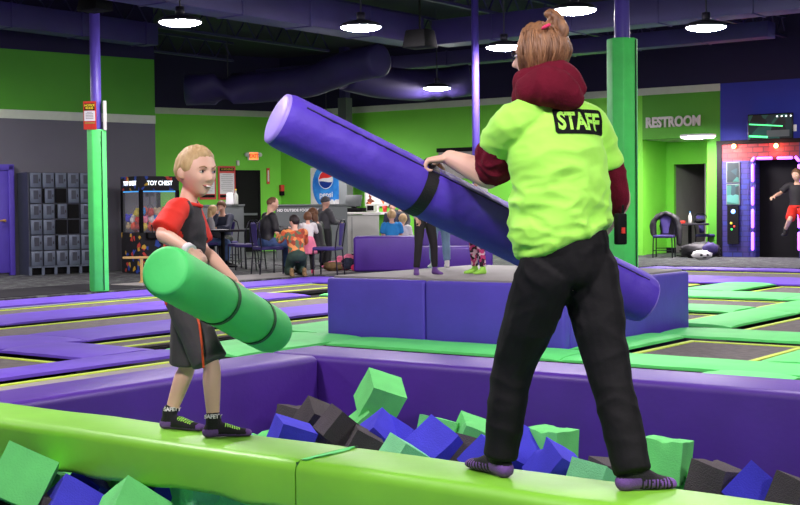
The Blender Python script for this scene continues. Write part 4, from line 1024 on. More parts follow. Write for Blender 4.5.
t = thing('wall_board', 'tan board with a dark top edge behind the staff member\'s forearm', 'board', c, r); bx((0, 0, 0), (w, .05, h)).build('board', 'mat_grey', t); bx((0, -.02, h/2), (w+.06, .1, .1)).build('top_edge', 'black', t)
# restroom lettering
c, w, h, r = on_wall(643.5, 117, 704, 127.5, C2, C3, .03)
t = thing('restroom_sign', 'grey RESTROOM letters on the green header', 'sign', c, r)
text_on('letters', 'RESTROOM', .315, 'offwhite', t, frame4((0, 0, 0), (1, 0, 0), (0, 0, 1)), .012, .02, w/1.80)

# ------------------------------------------------------------------ laser attraction front on the blue wall
eR = (C4-C3).normalized(); nR = V((eR.y, -eR.x, 0)); aR = math.atan2(eR.y, eR.x)
def RW(x, y): p = hit(x, y, C3, C4); return (p-C3).dot(eR), p.z
xa, _ = RW(720, 200); xb, _ = RW(746.5, 200); xd0, _ = RW(753, 200); xd1, _ = RW(796, 200); _, zt = RW(735, 142); _, zdt = RW(775, 160)
t = thing('laser_maze_entrance', 'dark attraction front with a violet lit doorway and red top', 'entrance', C3+eR*.16, aR)
FR = -.30; xe = xd1+1.6
def fb(x0, x1, z0, z1, y0, y1, nm, mt, **k): return bx(((x0+x1)/2, (y0+y1)/2, (z0+z1)/2), (x1-x0, abs(y1-y0), z1-z0)).build(nm, mt, t, **k)
fb(xa-.12, xa, 0, zt, FR-.02, 0, 'side_edge', 'black'); fb(xa-.12, xe, zt-.07, zt+.02, FR-.03, 0, 'top_edge', 'black')
_, zr = RW(735, 160)
fb(xa, xb, 0, zr-.03, FR, 0, 'brick_panel', 'brick_blue'); fb(xa, xd0, zr-.03, zt-.07, FR, 0, 'red_brick_panel', 'brick_red')
fb(xb, xd0, 0, zr-.03, FR+.01, 0, 'pilaster', 'brick_blue'); fb(xd0, xd1, zdt, zt-.07, FR, 0, 'red_brick_panel', 'brick_red')
fb(xd1, xe, 0, zt-.07, FR, 0, 'brick_panel', 'brick_blue'); fb(xd0, xd1, 0, zdt, -.04, -.02, 'dark_doorway_sheet', 'black')  # black sheet stands in for the unlit inside of the doorway
for x_, y_ in ((732.5, 147), (774, 146.5)):
    a_, z_ = RW(x_, y_); m = MB(); m.ell((a_, FR-.05, z_), (.05, .04, .05), n=10, m=6); m.build('spot_lamp', 'led_warm', t, smooth=True)
    li = bpy.data.lights.new('red_spot', 'POINT'); li.energy = 14; li.color = (1, .25, .15); li.shadow_soft_size = .05; lo = bpy.data.objects.new('red_spot', li); COL.objects.link(lo); lo.location = C3+eR*(a_+.16)+nR*(.45)+V((0, 0, z_-.05))
def led(x0, y0, x1, y1):
    a_, z_ = RW(x0, y0); b_, w_ = RW(x1, y1); m = MB(); m.loft([(a_, FR-.04, z_), (b_, FR-.04, w_)], [.032, .032], n=10, sub=1); m.build('led_bar', 'led_violet', t, smooth=True)
for y0, y1 in ((166, 181), (188.5, 204), (210.5, 226.5), (233, 248.5)): led(750.8, y0, 750.8, y1); led(796.5, y0, 796.5, y1)
led(756, 159, 769, 158.8); led(776, 158.7, 789, 158.4); led(750.5, 161, 752, 158.8); led(793.5, 158, 796, 161)
for k, (x0, y0, x1, y1) in enumerate(((725.5, 163.5, 737, 182), (725.5, 185, 737, 204))):
    a_, z_ = RW(x0, y0); b_, w_ = RW(x1, y1)
    fb(a_-.02, b_+.02, w_-.02, z_+.02, FR-.03, FR, 'display_frame', 'half_wall'); fb(a_, b_, w_, z_, FR-.04, FR, 'display', 'screen_art')
a_, z_ = RW(726, 206); b_, w_ = RW(737, 243.5); fb(a_, b_, w_, z_, FR-.06, FR, 'control_box', 'black_gloss')
for x_, y_, mt, r_ in ((732, 211.5, 'led_blue', .05), (730, 223, 'yellow', .03), (730.5, 229, 'led_green', .022), (733, 226, 'led_red', .02)):
    a_, z_ = RW(x_, y_); m = MB(); m.ell((a_, FR-.065, z_), (r_, .02, r_), n=10, m=6); m.build('button', mt, t, smooth=True)
# television above
c, w, h, r = on_wall(750, 115, 795, 139, C3, C4, .12)
t = thing('television', 'flat television showing green beams, on the blue wall', 'television', c, r)
bx((0, 0, 0), (w, .07, h)).build('casing', 'black_gloss', t, bevel=.01); scr = bx((0, -.038, 0), (w*.96, .004, h*.92)).build('screen', 'screen_art', t)
m = MB(); m.tube([(-w*.46, -.043, h*.12), (w*.28, -.043, -.0)], .012, n=6); m.tube([(-w*.46, -.043, -h*.34), (-w*.05, -.043, -h*.40)], .02, n=6); m.build('green_beam', 'screen_line', scr)
m = MB(); m.box((w*.18, -.041, -h*.27), (w*.5, .002, h*.25)); m.build('pale_floor', 'half_wall', scr)
m = MB(); [m.ell((w*.16+k*w*.1, -.042, h*.38), (.02, .004, .02), n=8, m=4) for k in range(4)]; m.build('picture_lights', 'led_white', scr)
m = MB(); m.box((w*.54, .0, -.05), (.05, .05, .14)); m.build('side_sensor', 'offwhite', t)
bx((0, .08, 0), (.3, .1, .25)).build('wall_bracket', 'black', t)

# ------------------------------------------------------------------ half walls, counter, sofas
def hw(x0, x1, D0, D1, top, label, deep=.14):
    a = AT(x0, 230, D0); b = AT(x1, 230, D1); a.z = b.z = 0; e = b-a; t = thing('half_wall', label, 'low wall', (a+b)/2, math.atan2(e.y, e.x))
    bx((0, 0, top/2-.02), (e.length, deep, top-.04)).build('panel', 'half_wall', t); bx((0, 0, top-.02), (e.length+.04, deep+.05, .04)).build('cap', 'half_wall', t, bevel=.005); return t, e.length
t1, _ = hw(193, 242.5, 29.6, 30.4, 1.27, 'short grey low wall with napkin holders behind the seated pair at the left')
t2, l2 = hw(276, 347, 30.2, 30.6, 1.26, 'long grey low wall with small white lettering behind the seated man')
text_on('printed_text', 'NO OUTSIDE FOOD OR DRINK', .085, 'white', t2, frame4((-l2/2+.62, -.075, 1.26-.14), (1, 0, 0), (0, 0, 1)), .002, .002)
q = AT(230, 205, 30.15)
t = thing('napkin_dispenser', 'white napkin holder standing on the short grey low wall', 'dispenser', (q.x, q.y, 1.27)); m = MB(); m.box((0, 0, .14), (.2, .14, .28), taper=.75); m.build('holder_body', 'white', t, bevel=.02)
q = AT(235, 205, 30.2); t = thing('bottle', 'clear bottle beside the napkin holder on the low wall', 'bottle', (q.x+.02, q.y, 1.27)); m = MB(); m.loft([(0, 0, 0), (0, 0, .2), (0, 0, .27), (0, 0, .33)], [.055, .055, .02, .018], n=12, capk=.1); m.build('bottle_body', 'counter_grey', t, smooth=True); m = MB(); m.cyl((0, 0, .33), (0, 0, .36), .022); m.build('cap', 'yellow', t)
# counter
a = AT(336, 253, 31.2); b = AT(379, 253, 31.2); a.z = b.z = 0; w = (b-a).length; top = AT(350, 212.5, 31.2).z
t = thing('service_counter', 'light grey service counter with a dark plinth', 'counter', (a+b)/2, 0)
bx((0, .4, top/2), (w, .8, top-.12)).build('front_panel', 'counter_grey', t); bx((0, .4, .05), (w-.04, .76, .1)).build('plinth', 'black', t); bx((0, .4, top-.02), (w+.08, .9, .05)).build('worktop', 'offwhite', t, bevel=.008)
bx((-w*.12, -.005, top*.5), (.012, .012, top-.2)).build('panel_joint', 'half_wall', t)
cc = (a+b)/2+V((0, .35, top))
t = thing('cash_register', 'black cash register with a tilted screen on the counter', 'register', cc+V((-.10, 0, 0)), -.35)
bx((0, 0, .06), (.62, .42, .1)).build('drawer_base', 'black', t, bevel=.01); m = MB(); m.box((0, .02, .28), (.42, .04, .30), rot=Matrix.Rotation(-.4, 3, 'X')); m.build('screen', 'half_wall', t, bevel=.01); m = MB(); m.box((0, .05, .15), (.1, .1, .14)); m.build('screen_stand', 'black', t)
t = thing('receipt_printer', 'small white and black printer right of the cash register', 'printer', cc+V((.34, .05, 0)), -.2); bx((0, 0, .1), (.22, .24, .18)).build('printer_body', 'offwhite', t, bevel=.02); bx((0, -.12, .1), (.16, .02, .12)).build('printer_front', 'black', t)
a = AT(364, 213, 32.6); b = AT(402, 213, 32.6); w = (b-a).length; t = thing('back_shelf', 'white shelf with cups under the menu board', 'shelf', V(((a.x+b.x)/2, 32.6, 0)), -.4)
bx((0, 0, 1.02), (w, .4, .06)).build('shelf_board', 'white', t); bx((0, .1, .5), (w*.98, .1, 1.0)).build('support_panel', 'wall_green', t)
for k in range(5):
    m = MB(); m.cyl((0, 0, 0), (0, 0, .16), .05, .065, n=10); solo(m, 'paper_cup', ['scarf_brown', 'white', 'red_sign', 'scarf_brown', 'black'][k], ['brown', 'white', 'red', 'brown', 'black'][k]+' cup in the row on the shelf under the menu board', 'cup', ((a.x+b.x)/2-.35+k*.2, 32.6+.0-.08*k+.08, 1.05), 0, 'cups under the menu board', smooth=True)
# purple padded benches
def sofa(x0, x1, D, ytop, label, seat=None, deep=1.0, rz=0, ysb=271):
    a = AT(x0, 260, D); b = AT(x1, 260, D); w = (b-a).length; t = thing('padded_bench', label, 'bench', V(((a.x+b.x)/2, D, 0)), rz); top = AT((x0+x1)/2, ytop, D).z
    if seat is None:
        bx((0, deep/2, top/2), (w, deep, top)).build('bench_block', 'pit_purple', t, bevel=.05, seg=3)
    else:
        sz = AT((x0+x1)/2, seat, D).z
        bx((0, deep/2, sz/2), (w, deep, sz)).build('seat_block', 'pit_purple', t, bevel=.05, seg=3); bx((0, deep+.15, top/2), (w, .3, top)).build('backrest', 'pit_purple', t, bevel=.05, seg=3)
    return t
sofa(353.5, 417, 23.6, 236.5, 'large purple padded block in front of the counter', deep=.9)
sofa(418, 493, 24.0, 229, 'purple padded bench with a low seat behind the jumping children', seat=246.5, deep=.8)

# ------------------------------------------------------------------ chairs and tables
def chair_parts(t, coat=False):
    for sx in (-1, 1):
        m = MB(); m.tube([(sx*.21, .20, 0), (sx*.20, .20, .44)], .013, n=6); m.build('leg', 'chair_metal', t)
        m = MB(); m.tube([(sx*.21, -.24, 0), (sx*.20, -.20, .46)], .013, n=6); m.build('leg', 'chair_metal', t)
    m = MB(); m.tube([(-.2, -.2, .46), (-.215, -.24, .75), (-.17, -.27, .90), (-.08, -.28, .95), (.08, -.28, .95), (.17, -.27, .90), (.215, -.24, .75), (.2, -.2, .46)], .013, n=6); m.build('back_frame', 'chair_metal', t)
    m = MB(); m.box((0, 0, .465), (.43, .43, .06)); m.build('seat', 'chair_purple', t, bevel=.02)
    m = MB(); m.loft([(0, -.225, .52), (0, -.24, .65), (0, -.255, .78), (0, -.27, .90)], [(.07, .018), (.08, .018), (.12, .018), (.13, .016)], n=14, capk=.3); m.build('backrest', 'chair_purple', t, smooth=True)
    m = MB(); m.tube([(-.2, .2, .16), (.2, .2, .16)], .009, n=5); m.build('stretcher', 'chair_metal', t); m = MB(); m.tube([(-.205, -.22, .2), (.205, -.22, .2)], .009, n=5); m.build('stretcher', 'chair_metal', t)
GRP = 'purple banquet chairs'
q = G(664, 257.5); ch0 = thing('banquet_chair', 'purple banquet chair with a black coat over its back, under the RESTROOM sign', 'chair', q, math.radians(160), GRP); chair_parts(ch0)
m = MB(); m.loft([(0, -.27, .98), (-.22, -.27, .86), (-.29, -.26, .62), (-.30, -.25, .30)], [(.06, .05), (.10, .06), (.09, .07), (.08, .05)], side=V((0, 1, 0)), n=14); m.loft([(0, -.27, .98), (.20, -.27, .88), (.28, -.26, .70), (.27, -.25, .50)], [(.06, .05), (.09, .06), (.08, .07), (.06, .05)], side=V((0, 1, 0)), n=14)
m.loft([(-.05, -.33, .95), (-.05, -.34, .7), (-.05, -.33, .45)], [(.17, .03), (.2, .04), (.18, .03)], side=V((1, 0, 0)), n=14)
cm = fuse(m, .02, 2); wrinkle(cm, .015, 9, (1, 1, .5), 1); Rq = Matrix.Rotation(math.radians(160), 4, 'Z'); cm.transform(Rq); co_ = meshobj('coat', cm, 'jacket_black'); co_.location = q; tag(co_, 'black coat hanging over the back of a purple chair', 'coat')
q = G(709, 256); dup(ch0, q, math.radians(-150), 'purple banquet chair with a bare back, right of the small restroom table')
for x, y, D, rz, lb in ((268, 262, 23.1, math.radians(-62), 'purple banquet chair the man with the shaved head sits on'),
                  (328, 268, 22.6, math.radians(75), 'purple banquet chair seen edge-on beside the child in the grey coat'),
                  (243, 262, 25.4, math.radians(60), 'purple banquet chair pulled up to the dark table at the left'),
                  (226, 262, 27.2, math.radians(170), 'purple banquet chair under the person in the dark navy jacket'),
                  (206, 262, 26.6, math.radians(-70), 'purple banquet chair under the person in the grey top'),
                  (250, 262, 24.9, math.radians(70), 'purple banquet chair nearest to the man with the shaved head, empty')):
    p = AT(x, y, D); p.z = 0; dup(ch0, p, rz, lb)
def table(t, w, d, h):
    bx((0, 0, h-.02), (w, d, .04)).build('tabletop', 'mat_dark', t, bevel=.008); m = MB(); m.cyl((0, 0, .03), (0, 0, h-.04), .04); m.build('pedestal', 'black', t); bx((0, 0, .015), (.5, .5, .03)).build('base', 'black', t, bevel=.01)
p = AT(223, 250, 26.3); p.z = 0; t = thing('cafe_table', 'dark cafe table between the two seated people at the left', 'table', p, .3); table(t, .8, .7, .75)
m = MB(); m.box((0, 0, .004), (.3, .22, .008)); solo(m, 'paper_sheet', 'white', 'white paper lying on the dark cafe table', 'paper', p+V((-.05, -.05, .75)), .4)
p = G(690, 256.5); t = thing('small_table', 'narrow dark table between the two chairs at the restroom', 'table', p, 0); table(t, .75, .5, .74); 
m = MB(); m.loft([(0, 0, 0), (0, 0, .15), (0, 0, .2), (0, 0, .24)], [.04, .04, .018, .016], n=12, capk=.1); t = thing('water_bottle', 'clear water bottle on the narrow dark table', 'bottle', p+V((0, -.02, .74))); m.build('bottle_body', 'counter_grey', t, smooth=True); m = MB(); m.cyl((0, 0, .24), (0, 0, .265), .018); m.build('cap', 'tee_blue', t)
m = MB(); m.box((0, 0, .03), (.22, .16, .06)); solo(m, 'snack_tray', 'red_sign', 'red and orange snack tray on the narrow dark table', 'tray', p+V((-.24, 0, .74)), .2, bevel=.01)
m = MB(); m.ell((0, 0, .05), (.12, .08, .05), n=12, m=8, jit=.2); solo(m, 'folded_glove', 'black', 'small black bundle at the right end of the narrow dark table', 'bundle', p+V((.22, 0, .74)), 0, smooth=True)
p = AT(682, 250, 33.5); p.z = 0; t = thing('magazine_rack', 'dark rack of shelves standing in the restroom doorway', 'rack', p, -.3)
for s in (-1, 1): bx((s*.24, 0, .62), (.03, .35, 1.24)).build('side_panel', 'black', t)
for k in range(6): bx((0, 0, .08+k*.22), (.46, .35, .03)).build('shelf', 'black', t); bx((.03*(-1)**k, -.05, .15+k*.22), (.30, .2, .10)).build('stacked_goods', 'scarf_brown' if k % 2 else 'jacket_navy', t)
# bags on the floor
p = G(700, 258); m = MB(); m.ell((0, 0, .16), (.42, .24, .18), n=20, m=12, jit=.35); solo(m, 'duffel_bag', 'jacket_black', 'black bag on the floor under the bare purple chair', 'bag', p, -.2, smooth=True)
p = G(704, 259.5); t = thing('patterned_backpack', 'white and purple patterned backpack lying before the black bag', 'backpack', p, .2)
m = MB(); m.ell((-.05, 0, .10), (.22, .14, .10), n=16, m=10, jit=.25); m.build('bag_body', 'white', t, smooth=True); m = MB(); m.ell((.16, .04, .22), (.17, .12, .14), n=14, m=8, jit=.4); m.build('purple_hood', 'chair_purple', t, smooth=True)
m = MB(); [m.ell((-.05+s*.07, -.135, .10), (.035, .02, .022), n=8, m=6) for s in (-1, 1)]; m.ell((-.05, -.14, .05), (.05, .02, .01), n=8, m=6); m.build('printed_face', 'black', t)
def bundle(p, parts, name, lab, cat):
    t = thing(name, lab, cat, p)
    for mt, els, nm in parts:
        m = MB(); [m.ell(c, r, n=16, m=10, jit=.5) for c, r in els]; me = fuse(m, .018, 2); wrinkle(me, .02, 10, (1, 1, 1), 5); meshobj(nm, me, mt, t)
p = G(342, 271); bundle(p, [('pink', [((-.15, 0, .09), (.2, .14, .09)), ((.1, .05, .16), (.22, .12, .14)), ((.34, 0, .06), (.16, .1, .06))], 'coat_cloth'), ('jacket_navy', [((.12, -.10, .14), (.12, .06, .11))], 'lining')], 'pink_coat', 'crumpled pink coat on the carpet left of the purple block', 'coat')
p = G(356.5, 271.5); m = MB(); m.ell((0, 0, .07), (.1, .07, .07), n=12, m=8, jit=.3); solo(m, 'red_cap', 'hot_pink', 'small hot pink hat between the pink coat and the flowered bag', 'hat', p, 0, smooth=True)
p = G(333, 271.5); m = MB(); m.ell((0, 0, .09), (.17, .12, .09), n=14, m=8, jit=.5); solo(m, 'fur_scarf', 'scarf_brown', 'brown crumpled scarf on the carpet by the edge-on purple chair', 'scarf', p, 0, smooth=True)
p = G(364.5, 271.5); t = thing('flowered_bag', 'brown bag with pink flowers standing against the purple block', 'bag', p, .1)
m = MB(); m.box((0, 0, .15), (.32, .16, .3), taper=.8); m.build('bag_body', 'scarf_brown', t, bevel=.04, seg=3); m = MB(); m.ell((0, -.085, .12), (.11, .02, .09), n=12, m=8, jit=.3); m.build('flower_print', 'pink', t, smooth=True)
m = MB(); m.tube([(-.1, 0, .28), (-.07, 0, .36), (.07, 0, .36), (.1, 0, .28)], .012, n=6); m.build('handle', 'wood', t)
# ------------------------------------------------------------------ the two fighters
def paint(ob, fn, extra):
    """give faces of ob another material where fn(centre, normal) says so"""
    me = ob.data
    for m in extra: me.materials.append(MATS[m])
    for p in me.polygons: p.material_index = fn(p.center, p.normal)
def socks(root, OR, J, s, txt=None, vox=.006):
    for q in 'LR':
        an, to = J['an'+q], J['to'+q]; t = MB(); foot(t, an, to, s, .005)
        up_ = (J['kn'+q]-an).normalized(); t.loft([an, an+up_*.03*s, an+up_*.075*s], [.040*s, .041*s, .040*s], n=14, capk=.1)
        me = fuse(t, vox, 3); ob = meshobj('sock', me, 'sock_black', root, OR)
        f = V((to.x-an.x, to.y-an.y, 0)).normalized(); L = V((to.x-an.x, to.y-an.y, 0)).length; a0 = an-OR; t0 = to.z-OR.z; sd = V((0, 0, 1)).cross(f)
        def fn(c, n, a0=a0, f=f, L=L, t0=t0, sd=sd):
            x = (c-a0).dot(f)/L; z = c.z-t0
            if x > .84: return 1
            if x < .12 and z < .045*s: return 1
            if z < .016*s and s < 1: return 1
            if .30 < x < .68 and z > .03*s and abs((c-a0).dot(sd)) < .035*s and int(x*34) % 2 == 0 and s < 1 : return 2
            if s >= 1 and z < .04 and .15 < x < .84 and int(x*22) % 2 == 0: return 1
            return 0
        paint(ob, fn, ['sock_purple', 'sock_lime'])
        if txt:
            bv = BVHTree.FromObject(ob, bpy.context.evaluated_depsgraph_get()) if False else BVHTree.FromPolygons([v.co for v in ob.data.vertices], [p.vertices for p in ob.data.polygons])
            vs, fs = text_mesh(txt, .024, .0012); out = []
            cv = (CAMP-an); cv.z = 0; cv.normalize(); xr = V((0, 0, 1)).cross(cv); xr = xr if xr.x > 0 else -xr
            for v in vs:
                o_ = (an-OR)+up_*.050*s+xr*v.x+V((0, 0, 1))*v.y+cv*.2; h_ = bv.ray_cast(o_, -cv)
                out.append((h_[0] if h_[0] else o_-cv*.165)+cv*.0025)
            MB().add(out, fs).build('printed_text', 'top_white', ob)
# --- staff member
JS = dict(pel=AT(565, 262, 4.85), wai=AT(563, 222, 4.86), che=AT(556, 168, 4.86), nek=AT(549, 97, 4.87), head=AT(540, 56, 4.90),
          shL=AT(512, 122, 4.79), shR=AT(592, 125, 4.95), elL=AT(492, 176, 4.95), elR=AT(619, 196, 5.02), wrL=AT(450, 158, 5.10), wrR=AT(592, 243, 5.20),
          hiL=AT(546, 274, 4.81), hiR=AT(588, 271, 4.88), knL=AT(512, 372, 4.93), knR=AT(610, 376, 4.78), anL=AT(500, 457, 4.94), anR=AT(633, 472, 4.665), toL=G(470, 466, .142), toR=G(676, 487, .142))
tf = V((-.45, .89, 0)).normalized()
OS = dict(root=G(565, 482, .14), face=V((-.92, .38, -.06)), head=.232, vox=.0075, bvox=.006, skin='skin_staff', fat=1.04, loose=.018, legs='trouser_black', legname='track_trousers', waist=1.25, cuff=.99, arm=1.2, leglen=1, wr=.006,
          hdL=(V((-1, .05, -.10)), V((0, .1, -1)), 62, -1), hdR=(V((-.3, .6, -.55)), V((.1, -.4, -.9)), 50, 1), brow='hair_mid')
stf, HS_, hsz, ORs = person('person', 'person in a lime STAFF shirt over a maroon hoodie, standing on the beam', JS, 1.0, OS)
side = (JS['shR']-JS['shL']).normalized()
t = MB()
t.loft([AT(565.5, 238, 4.86), AT(559.5, 219, 4.86), AT(561, 188, 4.86), AT(557, 158, 4.86), AT(552.5, 126, 4.87), AT(550, 108, 4.87)], [(.198, .145), (.198, .146), (.190, .140), (.192, .140), (.172, .112), (.095, .08)], side=side, n=36, capk=.12)
t.loft([AT(538, 114, 4.85), AT(515, 123, 4.80), AT(504, 136, 4.85), AT(498, 146, 4.89)], [.074, .074, .074, .074], n=20, capk=.08)
t.loft([AT(572, 117, 4.91), AT(591, 127, 4.94), AT(602, 148, 4.97), AT(609, 167, 4.98)], [.072, .070, .062, .058], n=20, capk=.08)
me = fuse(t, .0075, 4)
hz = ORs.z+.9
def wm(c): return .45+.9*sstep(1.40, 1.0, c.z)
wrinkle(me, .017, 5.0, (1.0, 1.0, 2.2), 11, wm); wrinkle(me, .006, 11, (1, 1, 1.8), 3, wm)
shirt = meshobj('shirt', me, 'shirt_lime', stf, ORs)
t = MB(); t.loft([AT(502, 140, 4.87), AT(498, 152, 4.91), AT(494, 165, 4.94), AT(486, 168, 4.97)], [.066, .080, .078, .058], n=20, capk=.15); me = fuse(t, .007, 3); wrinkle(me, .010, 16, (1, 1, 1), 5); meshobj('hoodie_sleeve', me, 'maroon', stf, ORs)
t = MB(); t.loft([AT(608, 160, 4.98), AT(613, 180, 5.0), AT(617, 198, 5.02), AT(611, 208, 5.06)], [.050, .056, .054, .044], n=20, capk=.15); me = fuse(t, .007, 3); wrinkle(me, .007, 12, (1, 1, 1), 6); meshobj('hoodie_sleeve', me, 'maroon', stf, ORs)
t = MB(); c = AT(548, 93, 4.87); ring = []
for k in range(13):
    a = 2*math.pi*k/12; ring.append(c+V((math.cos(a)*.098, math.sin(a)*.085, .012*math.cos(a)+.0)))
t.loft(ring, [.038]*13, side=V((0, 0, 1)), n=14, sub=2)
t.loft([AT(527, 92, 4.80), AT(547, 86, 4.765), AT(566, 94, 4.785), AT(574, 99, 4.81)], [(.055, .05), (.074, .062), (.062, .052), (.04, .04)], side=V((0, 0, 1)), n=20, capk=.8)
t.loft([AT(524, 84, 4.87), AT(545, 76, 4.84), AT(565, 78, 4.83), AT(578, 90, 4.84)], [(.05, .05), (.06, .055), (.055, .05), (.035, .04)], side=V((0, 0, 1)), n=20, capk=.8)
me = fuse(t, .0075, 5); wrinkle(me, .007, 9, (1.6, 1, .8), 8); meshobj('hood', me, 'maroon', stf, ORs)
# trouser side stripe and ankle detail
# hair: combed up into a bun
hair_obj(HS_, hsz, 'shag', 'hair_brown', stf, ORs, .05, rough=.035)
t = MB(); R3 = HS_.to_3x3()
t.ell(AT(547, 30, 4.88), (.036, .04, .022), n=20, m=14, jit=.35); t.ell(AT(556, 22, 4.88), (.030, .030, .040), n=20, m=14, jit=.5); t.ell(AT(550, 14.5, 4.88), (.020, .02, .018), n=16, m=10, jit=.4)
t.loft([AT(558, 20, 4.86), AT(563, 30, 4.85), AT(560, 40, 4.85)], [.016, .022, .016], n=10)
me = fuse(t, .005, 2); wrinkle(me, .006, 40, (1, 1, .5), 2); meshobj('hair_bun', me, 'hair_brown', stf, ORs)
t = MB(); rl = random.Random(4)
for k in range(150):
    az = math.radians(rl.uniform(55, 185)); z0 = rl.uniform(-.05, .38)
    sgn = -1 if k % 4 else 1
    pts = []
    for j in range(5):
        zz = z0-.13*j; q = head_pt(V((math.sin(az)*sgn, math.cos(az), 0)).normalized()*math.sqrt(max(.05, 1-min(.95, (zz/.5)**2)))+V((0, 0, zz/.5)))
        q = q+q.normalized()*(.052+.012*math.sin(j*1.1+k)); pts.append(HS_ @ (q*hsz))
        az += math.radians(rl.uniform(-3, 3))
    if pts[-1].z < HS_.translation.z-.55*hsz: pts = pts[:4]
    t.loft(pts, [.0035, .0055, .0055, .004, .0012][:len(pts)], n=5, sub=2)
t.build('hair_locks', 'hair_brown', stf, ORs, smooth=True)
t = MB(); c = AT(546, 26.5, 4.835); ring = [c+V((math.cos(k*math.pi/6)*.012, math.sin(k*math.pi/6)*.012, math.cos(k*math.pi/6)*.006)) for k in range(13)]; t.tube(ring, .006, n=8); t.build('hair_tie', 'hot_pink', stf, ORs, smooth=True)
t = MB(); hs = hsz
for s in (-1, 1):
    r_ = [HS_ @ (V((s*.148+.075*math.cos(a), .43-.03*abs(math.cos(a)), .02+.062*math.sin(a)))*hs) for a in [k*math.pi/8 for k in range(17)]]; t.tube(r_, .0022, n=5)
    t.tube([HS_ @ (V((s*.225, .40, .04))*hs), HS_ @ (V((s*.37, .15, .03))*hs), HS_ @ (V((s*.385, -.02, .02))*hs)], .002, n=5)
t.tube([HS_ @ (V((-.07, .44, .03))*hs), HS_ @ (V((.07, .44, .03))*hs)], .002, n=5); t.build('glasses', 'chair_metal', stf, ORs)
socks(stf, ORs, JS, 1.0)
# STAFF print laid on the back of the shirt
bv = BVHTree.FromPolygons([v.co+ORs for v in shirt.data.vertices], [p.vertices for p in shirt.data.polygons])
pc = AT(575.5, 123.5, 4.7); vd = (pc-CAMP).normalized(); xr = (AT(601, 122.5, 4.7)-AT(550, 126, 4.7)).normalized(); yu = V((0, 0, 1)); yu = (yu-xr*yu.dot(xr)).normalized()
LY = AT(601, 122.5, 4.7); pw, ph = .185, .092
bn = V((.16, -.98, .10)).normalized()       # outward direction of the print
xr = V((.985, .16, .03)).normalized(); pw = .212; ph = .100; yu = bn.cross(xr)*-1; yu = yu if yu.z > 0 else -yu 
def on_back(a, b, off):
    o_ = AT(574.5, 124, 4.86)+xr*a+yu*b+bn*.4; h_ = bv.ray_cast(o_, -bn, .8)
    return (h_[0]+bn*off) if h_[0] else None
tv, tf_ = text_mesh('STAFF', .098, .0035, sx=.80)
x0_, x1_ = min(p.x for p in tv), max(p.x for p in tv); y0_, y1_ = min(p.y for p in tv), max(p.y for p in tv)
tv = [V(((p.x-(x0_+x1_)/2)*.186/(x1_-x0_), (p.y-(y0_+y1_)/2)*.072/(y1_-y0_), 0)) for p in tv]
me_ = bpy.data.meshes.new('t'); me_.from_pydata(tv, [], tf_); me_.calc_loop_triangles(); tri = [tuple(tv[i] for i in t_.vertices) for t_ in me_.loop_triangles]
tb = np.array([[(p.x, p.y) for p in q] for q in tri])
def inside(x, y):
    a, b, c = tb[:, 0], tb[:, 1], tb[:, 2]
    d1 = (x-b[:, 0])*(a[:, 1]-b[:, 1])-(a[:, 0]-b[:, 0])*(y-b[:, 1]); d2 = (x-c[:, 0])*(b[:, 1]-c[:, 1])-(b[:, 0]-c[:, 0])*(y-c[:, 1]); d3 = (x-a[:, 0])*(c[:, 1]-a[:, 1])-(c[:, 0]-a[:, 0])*(y-a[:, 1])
    return bool(np.any(((d1 >= 0) & (d2 >= 0) & (d3 >= 0)) | ((d1 <= 0) & (d2 <= 0) & (d3 <= 0))))
NX, NY = 220, 100; pan = MB(); let = MB(); gridp = {}
def gp(i, j, off):
    k_ = (i, j)
    if k_ not in gridp: gridp[k_] = on_back(-pw/2+pw*i/NX, -ph/2+ph*j/NY, 0)
    return gridp[k_]
vsP = []; fsP = []; vsL = []; fsL = []
for i in range(NX):
    for j in range(NY):
        x = -pw/2+pw*(i+.5)/NX; y = -ph/2+ph*(j+.5)/NY
        r_ = .012; dx_ = max(0, abs(x)-(pw/2-r_)); dy_ = max(0, abs(y)-(ph/2-r_))
        if dx_*dx_+dy_*dy_ > r_*r_: continue
        q = [gp(i, j, 0), gp(i+1, j, 0), gp(i+1, j+1, 0), gp(i, j+1, 0)]
        if any(p is None for p in q): continue
        lt = inside(x, y) and noise.noise(V((x*160, y*160, 3))) < .5
        if lt: o_ = len(vsL); vsL += [p+bn*.003 for p in q]; fsL.append((o_, o_+1, o_+2, o_+3))
        else: o_ = len(vsP); vsP += [p+bn*.003 for p in q]; fsP.append((o_, o_+1, o_+2, o_+3))
pan.add(vsP, fsP).build('print_panel', 'black', shirt, ORs, smooth=True); let.add(vsL, fsL).build('print_letters', 'shirt_lime', shirt, ORs, smooth=True)
# radio
c = AT(620.5, 229, 4.80); t = thing('walkie_talkie', 'black two-way radio with an orange mark clipped at the staff member\'s right hip', 'radio', c, .5)
m = MB(); m.box((0, 0, 0), (.042, .03, .115)); m.build('radio_body', 'black', t, bevel=.006, seg=3)
m = MB(); m.loft([(.012, 0, .055), (.012, 0, .085)], [.005, .004], n=8, sub=1); m.build('antenna', 'black', t); bx((0, -.017, -.005), (.014, .004, .022)).build('mark', 'red_sign', t); bx((0, .018, .02), (.02, .012, .07)).build('belt_clip', 'lamp_body', t)
